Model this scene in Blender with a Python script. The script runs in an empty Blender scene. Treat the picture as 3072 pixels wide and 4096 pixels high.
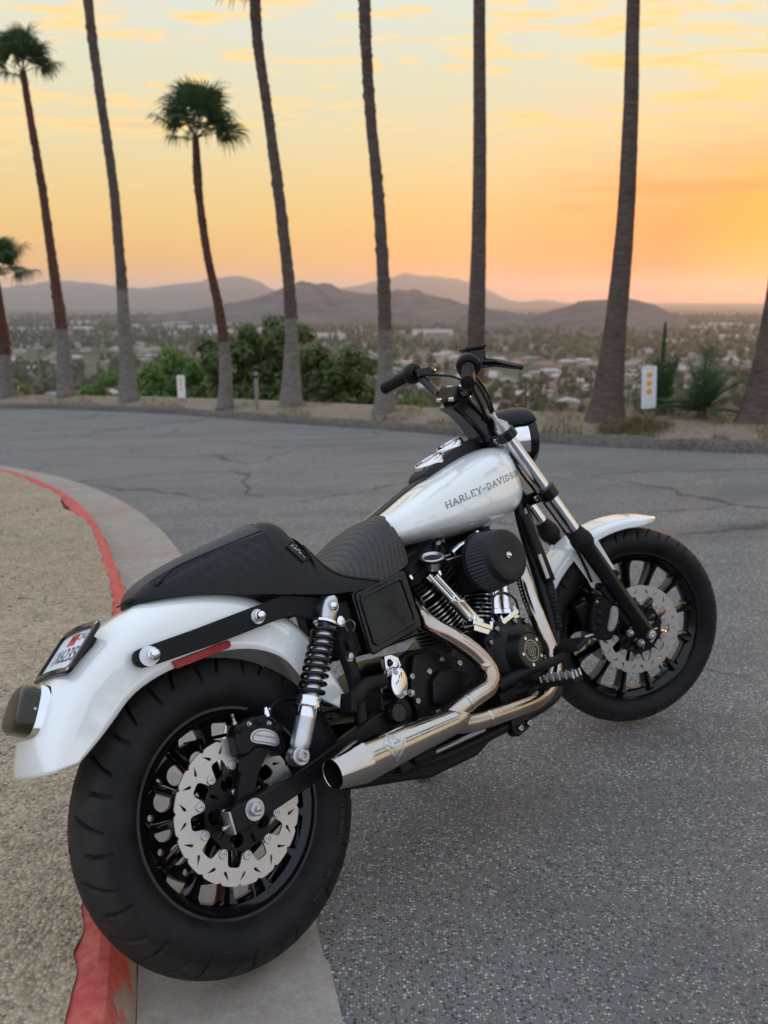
import bpy, bmesh, math, random
from mathutils import Vector, Matrix, noise
from mathutils.bvhtree import BVHTree
from mathutils.geometry import delaunay_2d_cdt

# ------------------------------------------------------------------ camera, sky, sun
SC = bpy.context.scene
COL = SC.collection
random.seed(7)
R = math.radians
PI = math.pi

CAM_H = 1.392
cam_d = bpy.data.cameras.new('camera')
cam_d.sensor_fit = 'HORIZONTAL'
cam_d.sensor_width = 36.0
cam_d.lens = 36.0 * 863.1 / 768.0
cam_d.clip_start = 0.05
cam_d.clip_end = 60000.0
cam_d.dof.use_dof = True
cam_d.dof.focus_distance = 2.0
cam_d.dof.aperture_fstop = 5.2
cam = bpy.data.objects.new('camera', cam_d)
COL.objects.link(cam)
cam.location = (0, 0, CAM_H)
cam.rotation_euler = (R(90 - 13.925), 0, 0)
SC.camera = cam

SUN_AZ = R(24.5)      # to the right of +Y
SUN_EL = R(1.6)
SUN_DIR = Vector((math.sin(SUN_AZ) * math.cos(SUN_EL), math.cos(SUN_AZ) * math.cos(SUN_EL), math.sin(SUN_EL)))

def build_world():
    w = bpy.data.worlds.new('World')
    SC.world = w
    w.use_nodes = True
    nt = w.node_tree
    N, L = nt.nodes, nt.links
    N.clear()
    def nd(t, **k):
        n = N.new(t)
        for a, b in k.items():
            setattr(n, a, b)
        return n
    def math_(op, a, b=None, clamp=False):
        n = nd('ShaderNodeMath', operation=op, use_clamp=clamp)
        for i, v in enumerate((a, b)):
            if v is None:
                continue
            if isinstance(v, (int, float)):
                n.inputs[i].default_value = v
            else:
                L.new(v, n.inputs[i])
        return n.outputs[0]
    def mixc(f, a, b, bt='MIX'):
        n = nd('ShaderNodeMix', data_type='RGBA', blend_type=bt)
        for i, v in ((0, f), (6, a), (7, b)):
            if isinstance(v, (int, float)):
                n.inputs[i].default_value = v
            elif isinstance(v, tuple):
                n.inputs[i].default_value = (*v, 1)
            else:
                L.new(v, n.inputs[i])
        return n.outputs[2]
    def ramp(f, stops, interp='LINEAR'):
        n = nd('ShaderNodeValToRGB')
        n.color_ramp.interpolation = interp
        e = n.color_ramp.elements
        while len(e) < len(stops):
            e.new(0.5)
        for i, (p, c) in enumerate(stops):
            e[i].position = p
            e[i].color = (*c, 1) if isinstance(c, tuple) else (c, c, c, 1)
        L.new(f, n.inputs[0])
        return n.outputs[0]
    tc = nd('ShaderNodeTexCoord')
    sep = nd('ShaderNodeSeparateXYZ')
    L.new(tc.outputs['Generated'], sep.inputs[0])
    X, Y, Z = sep.outputs
    sky = nd('ShaderNodeTexSky', sky_type='NISHITA', sun_disc=False, sun_elevation=SUN_EL,
             sun_rotation=SUN_AZ, altitude=200.0, air_density=1.0, dust_density=2.0, ozone_density=1.0)
    zc = math_('MAXIMUM', Z, 0.0)
    # dusk gradient with height: peach at the skyline, straw, then pale cream, blue overhead
    grad = ramp(zc, [(0.0, (.55, .25, .09)), (0.035, (.61, .31, .065)), (0.085, (.59, .385, .12)),
                     (0.16, (.54, .455, .25)), (0.235, (.50, .485, .36)), (0.31, (.475, .51, .46)),
                     (0.5, (.55, .64, .71)), (1.0, (.55, .66, .84))])
    # away from the sun the sky turns cooler
    dv = nd('ShaderNodeVectorMath', operation='DOT_PRODUCT')
    L.new(tc.outputs['Generated'], dv.inputs[0])
    dv.inputs[1].default_value = SUN_DIR
    d01 = math_('MULTIPLY_ADD', dv.outputs['Value'], 0.5)
    d01.node.inputs[2].default_value = 0.5
    anti = ramp(zc, [(0.0, (.54, .52, .58)), (0.1, (.62, .57, .61)), (0.3, (.61, .66, .76)), (1.0, (.55, .66, .84))])
    fside = ramp(d01, [(0.45, 1.0), (0.86, 0.0)], 'EASE')
    col = mixc(fside, grad, anti)
    # glow round the low sun
    glow = ramp(d01, [(0.925, 0.0), (0.970, 0.10), (0.988, 0.42), (0.9965, 0.90), (1.0, 1.0)], 'EASE')
    lowm = ramp(zc, [(0.0, 0.75), (0.03, 1.0), (0.12, 0.55), (0.22, 0.0)])
    g = math_('MULTIPLY', glow, lowm)
    col = mixc(g, col, (1.10, .165, .0))
    core = ramp(d01, [(0.9975, 0.0), (0.9996, 0.6), (1.0, 1.0)], 'EASE')
    col = mixc(core, col, (1.6, .30, .0))
    # a little of the physical sky's own colour
    phys = mixc(1.0, col, sky.outputs[0], 'ADD')
    phys.node.inputs[0].default_value = 0.003
    col = phys
    # clouds: a thin broken layer seen in perspective
    inv = math_('DIVIDE', 1.0, math_('ADD', zc, 0.07))
    cu = math_('MULTIPLY', X, inv)
    cv = math_('MULTIPLY', Y, inv)
    comb = nd('ShaderNodeCombineXYZ')
    L.new(cu, comb.inputs[0]); L.new(cv, comb.inputs[1])
    mp = nd('ShaderNodeMapping')
    mp.inputs['Rotation'].default_value = (0, 0, R(-12))
    mp.inputs['Scale'].default_value = (0.42, 1.0, 1)
    mp.inputs['Location'].default_value = (0.55, 0.9, 0)
    L.new(comb.outputs[0], mp.inputs[0])
    n1 = nd('ShaderNodeTexNoise'); n1.inputs['Scale'].default_value = 1.15; n1.inputs['Detail'].default_value = 3
    n1.inputs['Roughness'].default_value = 0.5
    L.new(mp.outputs[0], n1.inputs[0])
    n2 = nd('ShaderNodeTexNoise'); n2.inputs['Scale'].default_value = 6.5; n2.inputs['Detail'].default_value = 8
    n2.inputs['Roughness'].default_value = 0.62; n2.inputs['Distortion'].default_value = 0.6
    L.new(mp.outputs[0], n2.inputs[0])
    cl = math_('ADD', math_('MULTIPLY', n1.outputs[0], 0.50), math_('MULTIPLY', n2.outputs[0], 0.54))
    m = ramp(cl, [(0.535, 0.0), (0.572, 0.6), (0.625, 1.0)], 'EASE')
    fade = ramp(zc, [(0.07, 0.0), (0.14, 0.35), (0.2, 1.0), (0.9, 0.5)])
    m = math_('MULTIPLY', m, fade)
    dens = ramp(cl, [(0.60, 0.0), (0.72, 1.0)])
    ccol = mixc(dens, (.78, .48, .14), (.42, .35, .29))
    coolc = mixc(fside, ccol, (.55, .56, .62))
    col = mixc(math_('MULTIPLY', m, 0.95), col, coolc)
    # long dark streak of cloud low by the sun
    n3 = nd('ShaderNodeTexNoise'); n3.inputs['Scale'].default_value = 5.0; n3.inputs['Detail'].default_value = 5
    mp3 = nd('ShaderNodeMapping'); mp3.inputs['Scale'].default_value = (0.8, 0.8, 7.0)
    mp3.inputs['Location'].default_value = (0.3, 0.1, 0.35)
    L.new(tc.outputs['Generated'], mp3.inputs[0]); L.new(mp3.outputs[0], n3.inputs[0])
    s = ramp(n3.outputs[0], [(0.55, 0.0), (0.66, 1.0)], 'EASE')
    sf = ramp(zc, [(0.045, 0.0), (0.07, 1.0), (0.11, 1.0), (0.15, 0.0)])
    s = math_('MULTIPLY', math_('MULTIPLY', s, sf), ramp(d01, [(0.93, 0.0), (0.985, 1.0)]))
    col = mixc(math_('MULTIPLY', s, 0.75), col, (.74, .27, .06))
    # below the skyline: dull ground tone
    below = math_('LESS_THAN', Z, -0.02)
    col = mixc(below, col, (.12, .105, .09))
    bg = nd('ShaderNodeBackground')
    L.new(col, bg.inputs[0]); bg.inputs[1].default_value = 1.0
    out = nd('ShaderNodeOutputWorld')
    L.new(bg.outputs[0], out.inputs[0])
build_world()

sun_d = bpy.data.lights.new('sun', 'SUN')
sun_d.energy = 1.3
sun_d.angle = R(2.5)
sun_d.color = (1.0, .40, .09)
sun = bpy.data.objects.new('sun', sun_d)
COL.objects.link(sun)
sun.rotation_euler = (-SUN_DIR).to_track_quat('-Z', 'Y').to_euler()

SC.view_settings.view_transform = 'Standard'
SC.view_settings.look = 'None'
SC.view_settings.exposure = 0.70
SC.view_settings.gamma = 1.0
SC.cycles.use_denoising = True
SC.cycles.max_bounces = 8
SC.cycles.volume_bounces = 1
SC.cycles.sample_clamp_indirect = 8.0
SC.cycles.use_adaptive_sampling = True

# ------------------------------------------------------------------ materials
MATS = {}
def srgb(r, g, b):
    f = lambda c: ((c / 255 + .055) / 1.055) ** 2.4 if c > 10 else c / 255 / 12.92
    return (f(r), f(g), f(b))

class NT:
    """small helper round a material node tree"""
    def __init__(self, name):
        self.m = bpy.data.materials.new(name)
        self.m.use_nodes = True
        self.t = self.m.node_tree
        self.b = self.t.nodes['Principled BSDF']
        MATS[name] = self.m
    def n(self, t, **k):
        n = self.t.nodes.new(t)
        for a, b in k.items():
            setattr(n, a, b)
        return n
    def link(self, a, b):
        self.t.links.new(a, b)
    def setin(self, node, key, v):
        if v is None:
            return
        if hasattr(v, 'is_linked'):
            self.link(v, node.inputs[key])
        elif isinstance(v, tuple) and len(v) == 3 and node.inputs[key].type == 'RGBA':
            node.inputs[key].default_value = (*v, 1)
        else:
            node.inputs[key].default_value = v
    def P(self, **k):
        names = dict(base='Base Color', rough='Roughness', metal='Metallic', coat='Coat Weight', coatr='Coat Roughness',
                     spec='Specular IOR Level', normal='Normal', trans='Transmission Weight', ior='IOR', sheen='Sheen Weight',
                     alpha='Alpha', sub='Subsurface Weight')
        for a, v in k.items():
            self.setin(self.b, names[a], v)
        return self
    def coord(self, kind='Object'):
        if kind == 'Position':
            return self.n('ShaderNodeNewGeometry').outputs['Position']
        return self.n('ShaderNodeTexCoord').outputs[kind]
    def mapping(self, vec, scale=(1, 1, 1), rot=(0, 0, 0), loc=(0, 0, 0)):
        m = self.n('ShaderNodeMapping')
        m.inputs['Scale'].default_value = scale; m.inputs['Rotation'].default_value = rot; m.inputs['Location'].default_value = loc
        self.link(vec, m.inputs[0]); return m.outputs[0]
    def noise(self, vec, scale, detail=4, rough=.55, dist=0.0):
        n = self.n('ShaderNodeTexNoise')
        n.inputs['Scale'].default_value = scale; n.inputs['Detail'].default_value = detail
        n.inputs['Roughness'].default_value = rough; n.inputs['Distortion'].default_value = dist
        self.link(vec, n.inputs['Vector']); return n.outputs[0]
    def voro(self, vec, scale, feature='F1', out='Distance', rand=1.0):
        n = self.n('ShaderNodeTexVoronoi', feature=feature)
        n.inputs['Scale'].default_value = scale; n.inputs['Randomness'].default_value = rand
        self.link(vec, n.inputs['Vector']); return n.outputs[out]
    def ramp(self, f, stops, interp='LINEAR'):
        n = self.n('ShaderNodeValToRGB'); n.color_ramp.interpolation = interp
        e = n.color_ramp.elements
        while len(e) < len(stops):
            e.new(.5)
        for i, (p, c) in enumerate(stops):
            e[i].position = p; e[i].color = (*c, 1) if isinstance(c, tuple) else (c, c, c, 1)
        self.link(f, n.inputs[0]); return n.outputs[0]
    def mix(self, f, a, b, bt='MIX'):
        n = self.n('ShaderNodeMix', data_type='RGBA', blend_type=bt)
        self.setin(n, 0, f)
        for i, v in ((6, a), (7, b)):
            if isinstance(v, tuple): n.inputs[i].default_value = (*v, 1)
            else: self.link(v, n.inputs[i])
        return n.outputs[2]
    def math(self, op, a, b=None, c=None):
        n = self.n('ShaderNodeMath', operation=op)
        for i, v in enumerate((a, b, c)):
            if v is not None: self.setin(n, i, v)
        return n.outputs[0]
    def bump(self, h, strength=.3, dist=.01, normal=None):
        n = self.n('ShaderNodeBump')
        n.inputs['Strength'].default_value = strength; n.inputs['Distance'].default_value = dist
        self.link(h, n.inputs['Height'])
        if normal is not None: self.link(normal, n.inputs['Normal'])
        return n.outputs[0]

def simple(name, base, rough, metal=0.0, var=0.0, vscale=40.0, bump=0.0, bscale=200.0, bdist=.002, rvar=0.0, **k):
    t = NT(name)
    t.P(base=base, rough=rough, metal=metal, **k)
    if var or bump or rvar:
        v = t.coord('Object')
        if var:
            nz = t.noise(v, vscale, 5)
            t.P(base=t.mix(nz, tuple(max(0, c * (1 - var)) for c in base), tuple(min(1, c * (1 + var)) for c in base)))
        if rvar:
            nz = t.noise(v, vscale * 1.7, 5)
            t.P(rough=t.ramp(nz, [(.3, max(.02, rough - rvar)), (.7, rough + rvar)]))
        if bump:
            t.P(normal=t.bump(t.noise(v, bscale, 3), bump, bdist))
    return t.m

WHITE = simple('white_paint', (.80, .82, .79), .30, coat=1.0, coatr=.025, var=.02, vscale=6)
WHITE.node_tree.nodes['Principled BSDF'].inputs['Coat IOR'].default_value = 2.0
GLOSS = simple('gloss_black', (.005, .005, .0055), .10, spec=.36, rvar=.04, vscale=25)
SATIN = simple('satin_black', (.006, .006, .0066), .36, spec=.2, var=.25, vscale=40, bump=.08, bscale=900, bdist=.0006, rvar=.07)
MATTE = simple('matte_black', (.007, .007, .0076), .55, spec=.2, var=.3, vscale=30, bump=.1, bscale=700, bdist=.0008)
WRINKLE = simple('wrinkle_black', (.011, .011, .012), .5, spec=.3, bump=.5, bscale=600, bdist=.0012, var=.2)
CHROME = simple('chrome', (.78, .79, .81), .06, 1.0, rvar=.03, vscale=30)
ALU = simple('brushed_aluminium', (.55, .55, .55), .34, 1.0, var=.12, vscale=60, rvar=.06)
STEEL = simple('steel_bolt', (.42, .42, .43), .28, 1.0, var=.1, vscale=80)
DISCM = None
RUBBER = None
LEATHER = None

def mk_disc():
    t = NT('disc_steel')
    v = t.coord('Object')
    nz = t.noise(v, 260, 3)
    t.P(base=t.mix(nz, (.46, .44, .41), (.62, .60, .56)), rough=.42, metal=1.0,
        normal=t.bump(t.noise(v, 500, 2), .06, .001))
    return t.m
DISCM = mk_disc()

def mk_rubber():
    t = NT('tyre_rubber')
    v = t.coord('Object')
    nz = t.noise(v, 14, 6, .6)
    c = t.mix(t.ramp(nz, [(.35, 0.0), (.7, 1.0)]), (.0065, .0067, .0072), (.020, .019, .0185))
    dn = t.n('ShaderNodeAttribute', attribute_name='dust')
    dm = t.math('MULTIPLY', dn.outputs['Fac'], t.ramp(t.noise(v, 30, 5, .65), [(.3, .35), (.7, 1.0)]))
    c = t.mix(dm, c, (.034, .032, .029))
    t.P(base=c, rough=t.ramp(nz, [(.3, .5), (.7, .68)]), spec=.16, normal=t.bump(t.noise(v, 420, 3), .2, .001))
    return t.m
RUBBER = mk_rubber()

def mk_leather():
    t = NT('black_leather')
    v = t.coord('Object')
    vo = t.voro(v, 420)
    nz = t.noise(v, 8, 4)
    b = t.bump(vo, .35, .0010)
    t.P(base=t.mix(nz, (.006, .006, .0066), (.011, .011, .0115)), rough=.40, normal=b, spec=.25)
    return t.m
LEATHER = mk_leather()
def mk_top():
    t = NT('perforated_leather_lit')
    v = t.coord('Object')
    vo = t.voro(v, 300)
    t.P(base=t.mix(t.noise(v, 10, 4), (.025, .0235, .0225), (.040, .037, .0345)), rough=.48, normal=t.bump(vo, .6, .0016), spec=.45)
    return t.m
LEATHER2 = mk_top()  # textured seat top; warm light is also lifted into its base colour

def mk_exhaust(name, heat):
    t = NT(name)
    v = t.coord('Object')
    streak = t.noise(t.mapping(v, (6, 60, 60)), 6, 5, .6)
    blot = t.noise(v, 9, 5, .6)
    base = t.mix(streak, (.46, .42, .37), (.62, .59, .54))
    hot = t.mix(blot, (.42, .26, .15), (.46, .33, .27))
    mask = t.ramp(t.noise(v, 5.5, 4), [(.35, 0.0), (.62, heat)])
    c = t.mix(mask, base, hot)
    t.P(base=c, metal=1.0, rough=t.ramp(blot, [(.3, .07), (.7, .17)]), normal=t.bump(streak, .05, .001))
    return t.m
EXH = mk_exhaust('stainless_header', .85)
MUFM = mk_exhaust('stainless_muffler', .25)

def mk_lens(name, c, rough=.08):
    t = NT(name)
    t.P(base=c, rough=rough, coat=.6, coatr=.02, spec=.3)
    return t.m
SMOKE = mk_lens('smoked_lens', (.026, .023, .013), .12)
MATS['smoked_lens'].node_tree.nodes['Principled BSDF'].inputs['Coat Weight'].default_value = .2
REDLENS = NT('red_reflector')
_v = REDLENS.coord('Object')
REDLENS.P(base=REDLENS.mix(REDLENS.noise(_v, 300, 2), (.20, .004, .004), (.40, .010, .008)), rough=.2, coat=.3, spec=.3,
          normal=REDLENS.bump(REDLENS.voro(_v, 260), .5, .002))
REDLENS = REDLENS.m
GLASS = mk_lens('gauge_glass', (.02, .02, .022), .03)
PLATEW = simple('plate_white', (.72, .74, .78), .4, var=.04)
PLATEB = simple('plate_blue_ink', (.02, .03, .09), .45)
STICKR = simple('sticker_red', (.55, .03, .02), .45)
GREYPR = simple('grey_lettering', (.20, .21, .22), .4, metal=.3)
SILVPR = simple('silver_print', (.45, .45, .44), .35, metal=.7)
FINEDGE = simple('machined_fin_edge', (.60, .60, .58), .3, 1.0)
TAN = simple('primer_backing', (.40, .33, .26), .6)

# ------------------------------------------------------------------ mesh helpers
class MB:
    """collects shapes; build() links them as ONE mesh object"""
    def __init__(s):
        s.v = []; s.f = []; s.mi = []; s.cur = 0
    def add(s, vs, fs):
        o = len(s.v)
        s.v += [tuple(p) for p in vs]
        for f in fs:
            s.f.append(tuple(i + o for i in f)); s.mi.append(s.cur)
        return s
    def box(s, c, d, ax=None):
        c = Vector(c); M = ax or Matrix.Identity(3)
        vs = []
        for i in (-1, 1):
            for j in (-1, 1):
                for k in (-1, 1):
                    vs.append(c + M @ Vector((i * d[0] / 2, j * d[1] / 2, k * d[2] / 2)))
        return s.add(vs, [(0, 1, 3, 2), (4, 6, 7, 5), (0, 4, 5, 1), (2, 3, 7, 6), (0, 2, 6, 4), (1, 5, 7, 3)])
    def cyl(s, a, b, r0, r1=None, seg=24, cap=True):
        a, b = Vector(a), Vector(b)
        r1 = r0 if r1 is None else r1
        d = (b - a).normalized()
        u = d.orthogonal().normalized(); w = d.cross(u)
        vs = []
        for p, r in ((a, r0), (b, r1)):
            for i in range(seg):
                t = 2 * PI * i / seg
                vs.append(p + (u * math.cos(t) + w * math.sin(t)) * r)
        fs = [(i, (i + 1) % seg, seg + (i + 1) % seg, seg + i) for i in range(seg)]
        if cap:
            fs.append(tuple(range(seg - 1, -1, -1))); fs.append(tuple(range(seg, 2 * seg)))
        return s.add(vs, fs)
    def lathe(s, o, d, prof, seg=32, closed=False, u=None):
        """prof: (along, radius) pairs"""
        o, d = Vector(o), Vector(d).normalized()
        u = Vector(u).normalized() if u else d.orthogonal().normalized()
        w = d.cross(u)
        vs = []
        for (t, r) in prof:
            for i in range(seg):
                a = 2 * PI * i / seg
                vs.append(o + d * t + (u * math.cos(a) + w * math.sin(a)) * r)
        fs = []
        n = len(prof)
        for k in range(n if closed else n - 1):
            k2 = (k + 1) % n
            for i in range(seg):
                j = (i + 1) % seg
                fs.append((k * seg + i, k * seg + j, k2 * seg + j, k2 * seg + i))
        return s.add(vs, fs)
    def tube(s, pts, r, seg=16, cap=True, smooth=0):
        pts = [Vector(p) for p in pts]
        rr = list(r) if isinstance(r, (list, tuple)) else [r] * len(pts)
        if smooth:
            pts, rr = catmull(pts, rr, smooth)
        n = len(pts)
        tang = [(pts[min(i + 1, n - 1)] - pts[max(i - 1, 0)]).normalized() for i in range(n)]
        u = tang[0].orthogonal().normalized()
        vs = []
        for i in range(n):
            t = tang[i]
            u = (u - t * u.dot(t))
            u = u.normalized() if u.length > 1e-6 else t.orthogonal().normalized()
            w = t.cross(u)
            for k in range(seg):
                a = 2 * PI * k / seg
                vs.append(pts[i] + (u * math.cos(a) + w * math.sin(a)) * rr[i])
        fs = [(i * seg + k, i * seg + (k + 1) % seg, (i + 1) * seg + (k + 1) % seg, (i + 1) * seg + k)
              for i in range(n - 1) for k in range(seg)]
        if cap:
            fs.append(tuple(range(seg - 1, -1, -1))); fs.append(tuple(range((n - 1) * seg, n * seg)))
        return s.add(vs, fs)
    def loft(s, rings, closed=True, cap=True):
        n = len(rings[0]); vs = [p for r in rings for p in r]
        fs = []
        for i in range(len(rings) - 1):
            for k in range(n if closed else n - 1):
                k2 = (k + 1) % n
                fs.append((i * n + k, i * n + k2, (i + 1) * n + k2, (i + 1) * n + k))
        if cap:
            fs.append(tuple(range(n - 1, -1, -1))); fs.append(tuple(range((len(rings) - 1) * n, len(rings) * n)))
        return s.add(vs, fs)
    def sphere(s, c, r, seg=16, rings=10, sc=(1, 1, 1)):
        c = Vector(c)
        vs = []; fs = []
        for i in range(rings + 1):
            p = PI * i / rings
            for k in range(seg):
                a = 2 * PI * k / seg
                vs.append(c + Vector((r * sc[0] * math.sin(p) * math.cos(a), r * sc[1] * math.sin(p) * math.sin(a), r * sc[2] * math.cos(p))))
        for i in range(rings):
            for k in range(seg):
                fs.append((i * seg + k, (i + 1) * seg + k, (i + 1) * seg + (k + 1) % seg, i * seg + (k + 1) % seg))
        return s.add(vs, fs)
    def plate(s, outer, holes, to3, thick):
        """flat plate with holes: outline and holes are 2D loops, to3(x, y, t) -> 3D point, t 0..thick"""
        pts = []; edges = []; faces = []
        loops = [outer] + list(holes)
        for lp in loops:
            o = len(pts); n = len(lp)
            pts += [Vector((p[0], p[1])) for p in lp]
            edges += [(o + i, o + (i + 1) % n) for i in range(n)]
        if holes:
            V, E_, F_, *_ = delaunay_2d_cdt(pts, edges, [], 4, 1e-7)
        else:
            V, E_, F_, *_ = delaunay_2d_cdt(pts, edges, [], 1, 1e-7)
        if holes:
            def inside(q, lp):
                c = False; n_ = len(lp); j = n_ - 1
                for i in range(n_):
                    (xi, yi), (xj, yj) = lp[i], lp[j]
                    if (yi > q[1]) != (yj > q[1]) and q[0] < (xj - xi) * (q[1] - yi) / (yj - yi) + xi:
                        c = not c
                    j = i
                return c
            bb = [(min(p[0] for p in h), max(p[0] for p in h), min(p[1] for p in h), max(p[1] for p in h)) for h in holes]
            keep = []
            for f in F_:
                q = (sum(V[i].x for i in f) / len(f), sum(V[i].y for i in f) / len(f))
                if inside(q, outer) and not any(b[0] <= q[0] <= b[1] and b[2] <= q[1] <= b[3] and inside(q, h) for b, h in zip(bb, holes)):
                    keep.append(f)
            F_ = keep
        nv = len(V)
        vs = [to3(p.x, p.y, 0) for p in V] + [to3(p.x, p.y, thick) for p in V]
        fs = [tuple(f) for f in F_] + [tuple(i + nv for i in reversed(f)) for f in F_]
        cnt = {}
        for f in F_:
            for i in range(len(f)):
                a, b = f[i], f[(i + 1) % len(f)]
                cnt[(a, b)] = 1
        for (a, b) in list(cnt):
            if (b, a) not in cnt:
                fs.append((b, a, a + nv, b + nv))
        return s.add(vs, fs)
    def build(s, name, mat, parent=None, xf=None, sharp=40, bevel=0.0, flat=False):
        me = bpy.data.meshes.new(name)
        vs = s.v
        if xf is not None:
            vs = [tuple(xf(Vector(p))) for p in vs]
        me.from_pydata(vs, [], s.f)
        mats = mat if isinstance(mat, (list, tuple)) else [mat]
        for m in mats:
            me.materials.append(m)
        if len(mats) > 1:
            me.polygons.foreach_set('material_index', s.mi)
        bm = bmesh.new(); bm.from_mesh(me)
        bmesh.ops.recalc_face_normals(bm, faces=bm.faces)
        bm.to_mesh(me); bm.free()
        if not flat:
            me.polygons.foreach_set('use_smooth', [True] * len(me.polygons))
            me.set_sharp_from_angle(angle=R(sharp))
        me.update()
        ob = bpy.data.objects.new(name, me)
        COL.objects.link(ob)
        if parent is not None:
            ob.parent = parent
        if bevel:
            md = ob.modifiers.new('bevel', 'BEVEL'); md.width = bevel; md.segments = 2; md.limit_method = 'ANGLE'; md.angle_limit = R(35)
        return ob

def catmull(pts, rr, k):
    out = []; ro = []
    n = len(pts)
    for i in range(n - 1):
        p0, p1, p2, p3 = pts[max(i - 1, 0)], pts[i], pts[i + 1], pts[min(i + 2, n - 1)]
        for j in range(k):
            t = j / k
            out.append(0.5 * ((2 * p1) + (p2 - p0) * t + (2 * p0 - 5 * p1 + 4 * p2 - p3) * t * t + (3 * p1 - p0 - 3 * p2 + p3) * t ** 3))
            ro.append(rr[i] * (1 - t) + rr[i + 1] * t)
    out.append(pts[-1]); ro.append(rr[-1])
    return out, ro

def tag(o, label=None, cat=None, group=None, kind=None):
    if label: o['label'] = label
    if cat: o['category'] = cat
    if group: o['group'] = group
    if kind: o['kind'] = kind
    return o

def empty(name, loc, rot=None):
    o = bpy.data.objects.new(name, None)
    COL.objects.link(o)
    o.location = loc
    if rot is not None:
        o.rotation_euler = rot
    o.empty_display_size = .1
    return o

def circ(r, n, cx=0, cy=0, ph=0, cw=False):
    l = [(cx + r * math.cos(ph + 2 * PI * i / n), cy + r * math.sin(ph + 2 * PI * i / n)) for i in range(n)]
    return l[::-1] if cw else l

def interp(tab, x):
    """tab rows (x, a, b, ...) smooth-interpolated"""
    if x <= tab[0][0]: return tab[0][1:]
    for i in range(len(tab) - 1):
        if x <= tab[i + 1][0]:
            t = (x - tab[i][0]) / (tab[i + 1][0] - tab[i][0])
            out = []
            for k in range(1, len(tab[0])):
                p0 = tab[max(i - 1, 0)]; p1 = tab[i]; p2 = tab[i + 1]; p3 = tab[min(i + 2, len(tab) - 1)]
                h = p2[0] - p1[0]
                m1 = (p2[k] - p0[k]) / (p2[0] - p0[0]) * h
                m2 = (p3[k] - p1[k]) / (p3[0] - p1[0]) * h
                out.append((2 * t ** 3 - 3 * t * t + 1) * p1[k] + (t ** 3 - 2 * t * t + t) * m1 + (-2 * t ** 3 + 3 * t * t) * p2[k] + (t ** 3 - t * t) * m2)
            return out
    return tab[-1][1:]

def text_mesh(txt, size=1.0, align='CENTER', space=1.0):
    """flat text as (verts 2D, faces), centred in height"""
    cu = bpy.data.curves.new('txt', 'FONT')
    cu.body = txt; cu.size = size; cu.align_x = align; cu.align_y = 'CENTER'; cu.space_character = space
    cu.resolution_u = 3
    ob = bpy.data.objects.new('txt', cu)
    COL.objects.link(ob)
    bpy.context.view_layer.update()
    dg = bpy.context.evaluated_depsgraph_get()
    me = bpy.data.meshes.new_from_object(ob.evaluated_get(dg))
    vs = [(v.co.x, v.co.y) for v in me.vertices]
    fs = [tuple(p.vertices) for p in me.polygons]
    bpy.data.objects.remove(ob); bpy.data.curves.remove(cu); bpy.data.meshes.remove(me)
    return vs, fs

def stroke_quads(lines, w):
    """polylines -> list of (verts2d, faces) thick strokes"""
    vs = []; fs = []
    for ln in lines:
        for (a, b) in zip(ln[:-1], ln[1:]):
            a, b = Vector(a), Vector(b)
            d = b - a
            if d.length < 1e-9: continue
            d.normalize(); n = Vector((-d.y, d.x)) * w / 2; e = d * w * .3
            o = len(vs)
            k = 3
            for i in range(k + 1):
                p = (a - e).lerp(b + e, i / k)
                vs += [tuple(p + n), tuple(p - n)]
            for i in range(k):
                fs.append((o + 2 * i, o + 2 * i + 1, o + 2 * i + 3, o + 2 * i + 2))
    return vs, fs

# ------------------------------------------------------------------ the ground, road and kerbs
def hgt(x, y):
    s = -.5 * x + .87 * y - 3
    z = -.062 * (math.sqrt(s * s + 1) + s) / 2
    return z + .031 * math.exp(-((x + .27) ** 2 + (y - 1.55) ** 2) / .7)

KERB = [(3.2, -14), (1.5, -8), (.5, -4), (.08, -2), (-.16, -.6), (-.33, .4), (-.43, .95), (-.50, 1.29), (-.555, 1.52), (-.66, 1.9), (-.80, 2.4), (-.98, 3.05),
        (-1.18, 3.70), (-1.34, 4.15), (-1.51, 4.58), (-1.71, 5.08), (-1.95, 5.65), (-2.21, 6.19), (-2.50, 6.72), (-2.86, 7.30),
        (-3.29, 7.92), (-3.85, 8.58), (-4.7, 9.4), (-6.3, 10.6), (-9, 11.9), (-14, 13), (-26, 13.8)]
FARK = [(-26, 27), (-14, 23.8), (-9.3, 21.3), (-7.3, 20), (-4.6, 17.8), (-2.8, 15.8), (-1.4, 14.2), (0, 12.75), (1.2, 11.3),
        (2.2, 10.15), (3.2, 9.35), (4.3, 8.7), (6.5, 7.7), (9.5, 6.3), (12, 4.2), (13.3, 1.5), (13.6, -2), (13.2, -6), (12.4, -14)]
def smooth_line(pts, k=6):
    v, _ = catmull([Vector((p[0], p[1])) for p in pts], [0] * len(pts), k)
    return v
def offset_line(line, d):
    out = []
    for i, p in enumerate(line):
        t = (line[min(i + 1, len(line) - 1)] - line[max(i - 1, 0)]).normalized()
        out.append(p + Vector((t.y, -t.x)) * d)
    return out
KL = smooth_line(KERB, 8)
FL = smooth_line(FARK, 6)
PAN_W = .42
PAN_EDGE = offset_line(KL, PAN_W)

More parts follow.
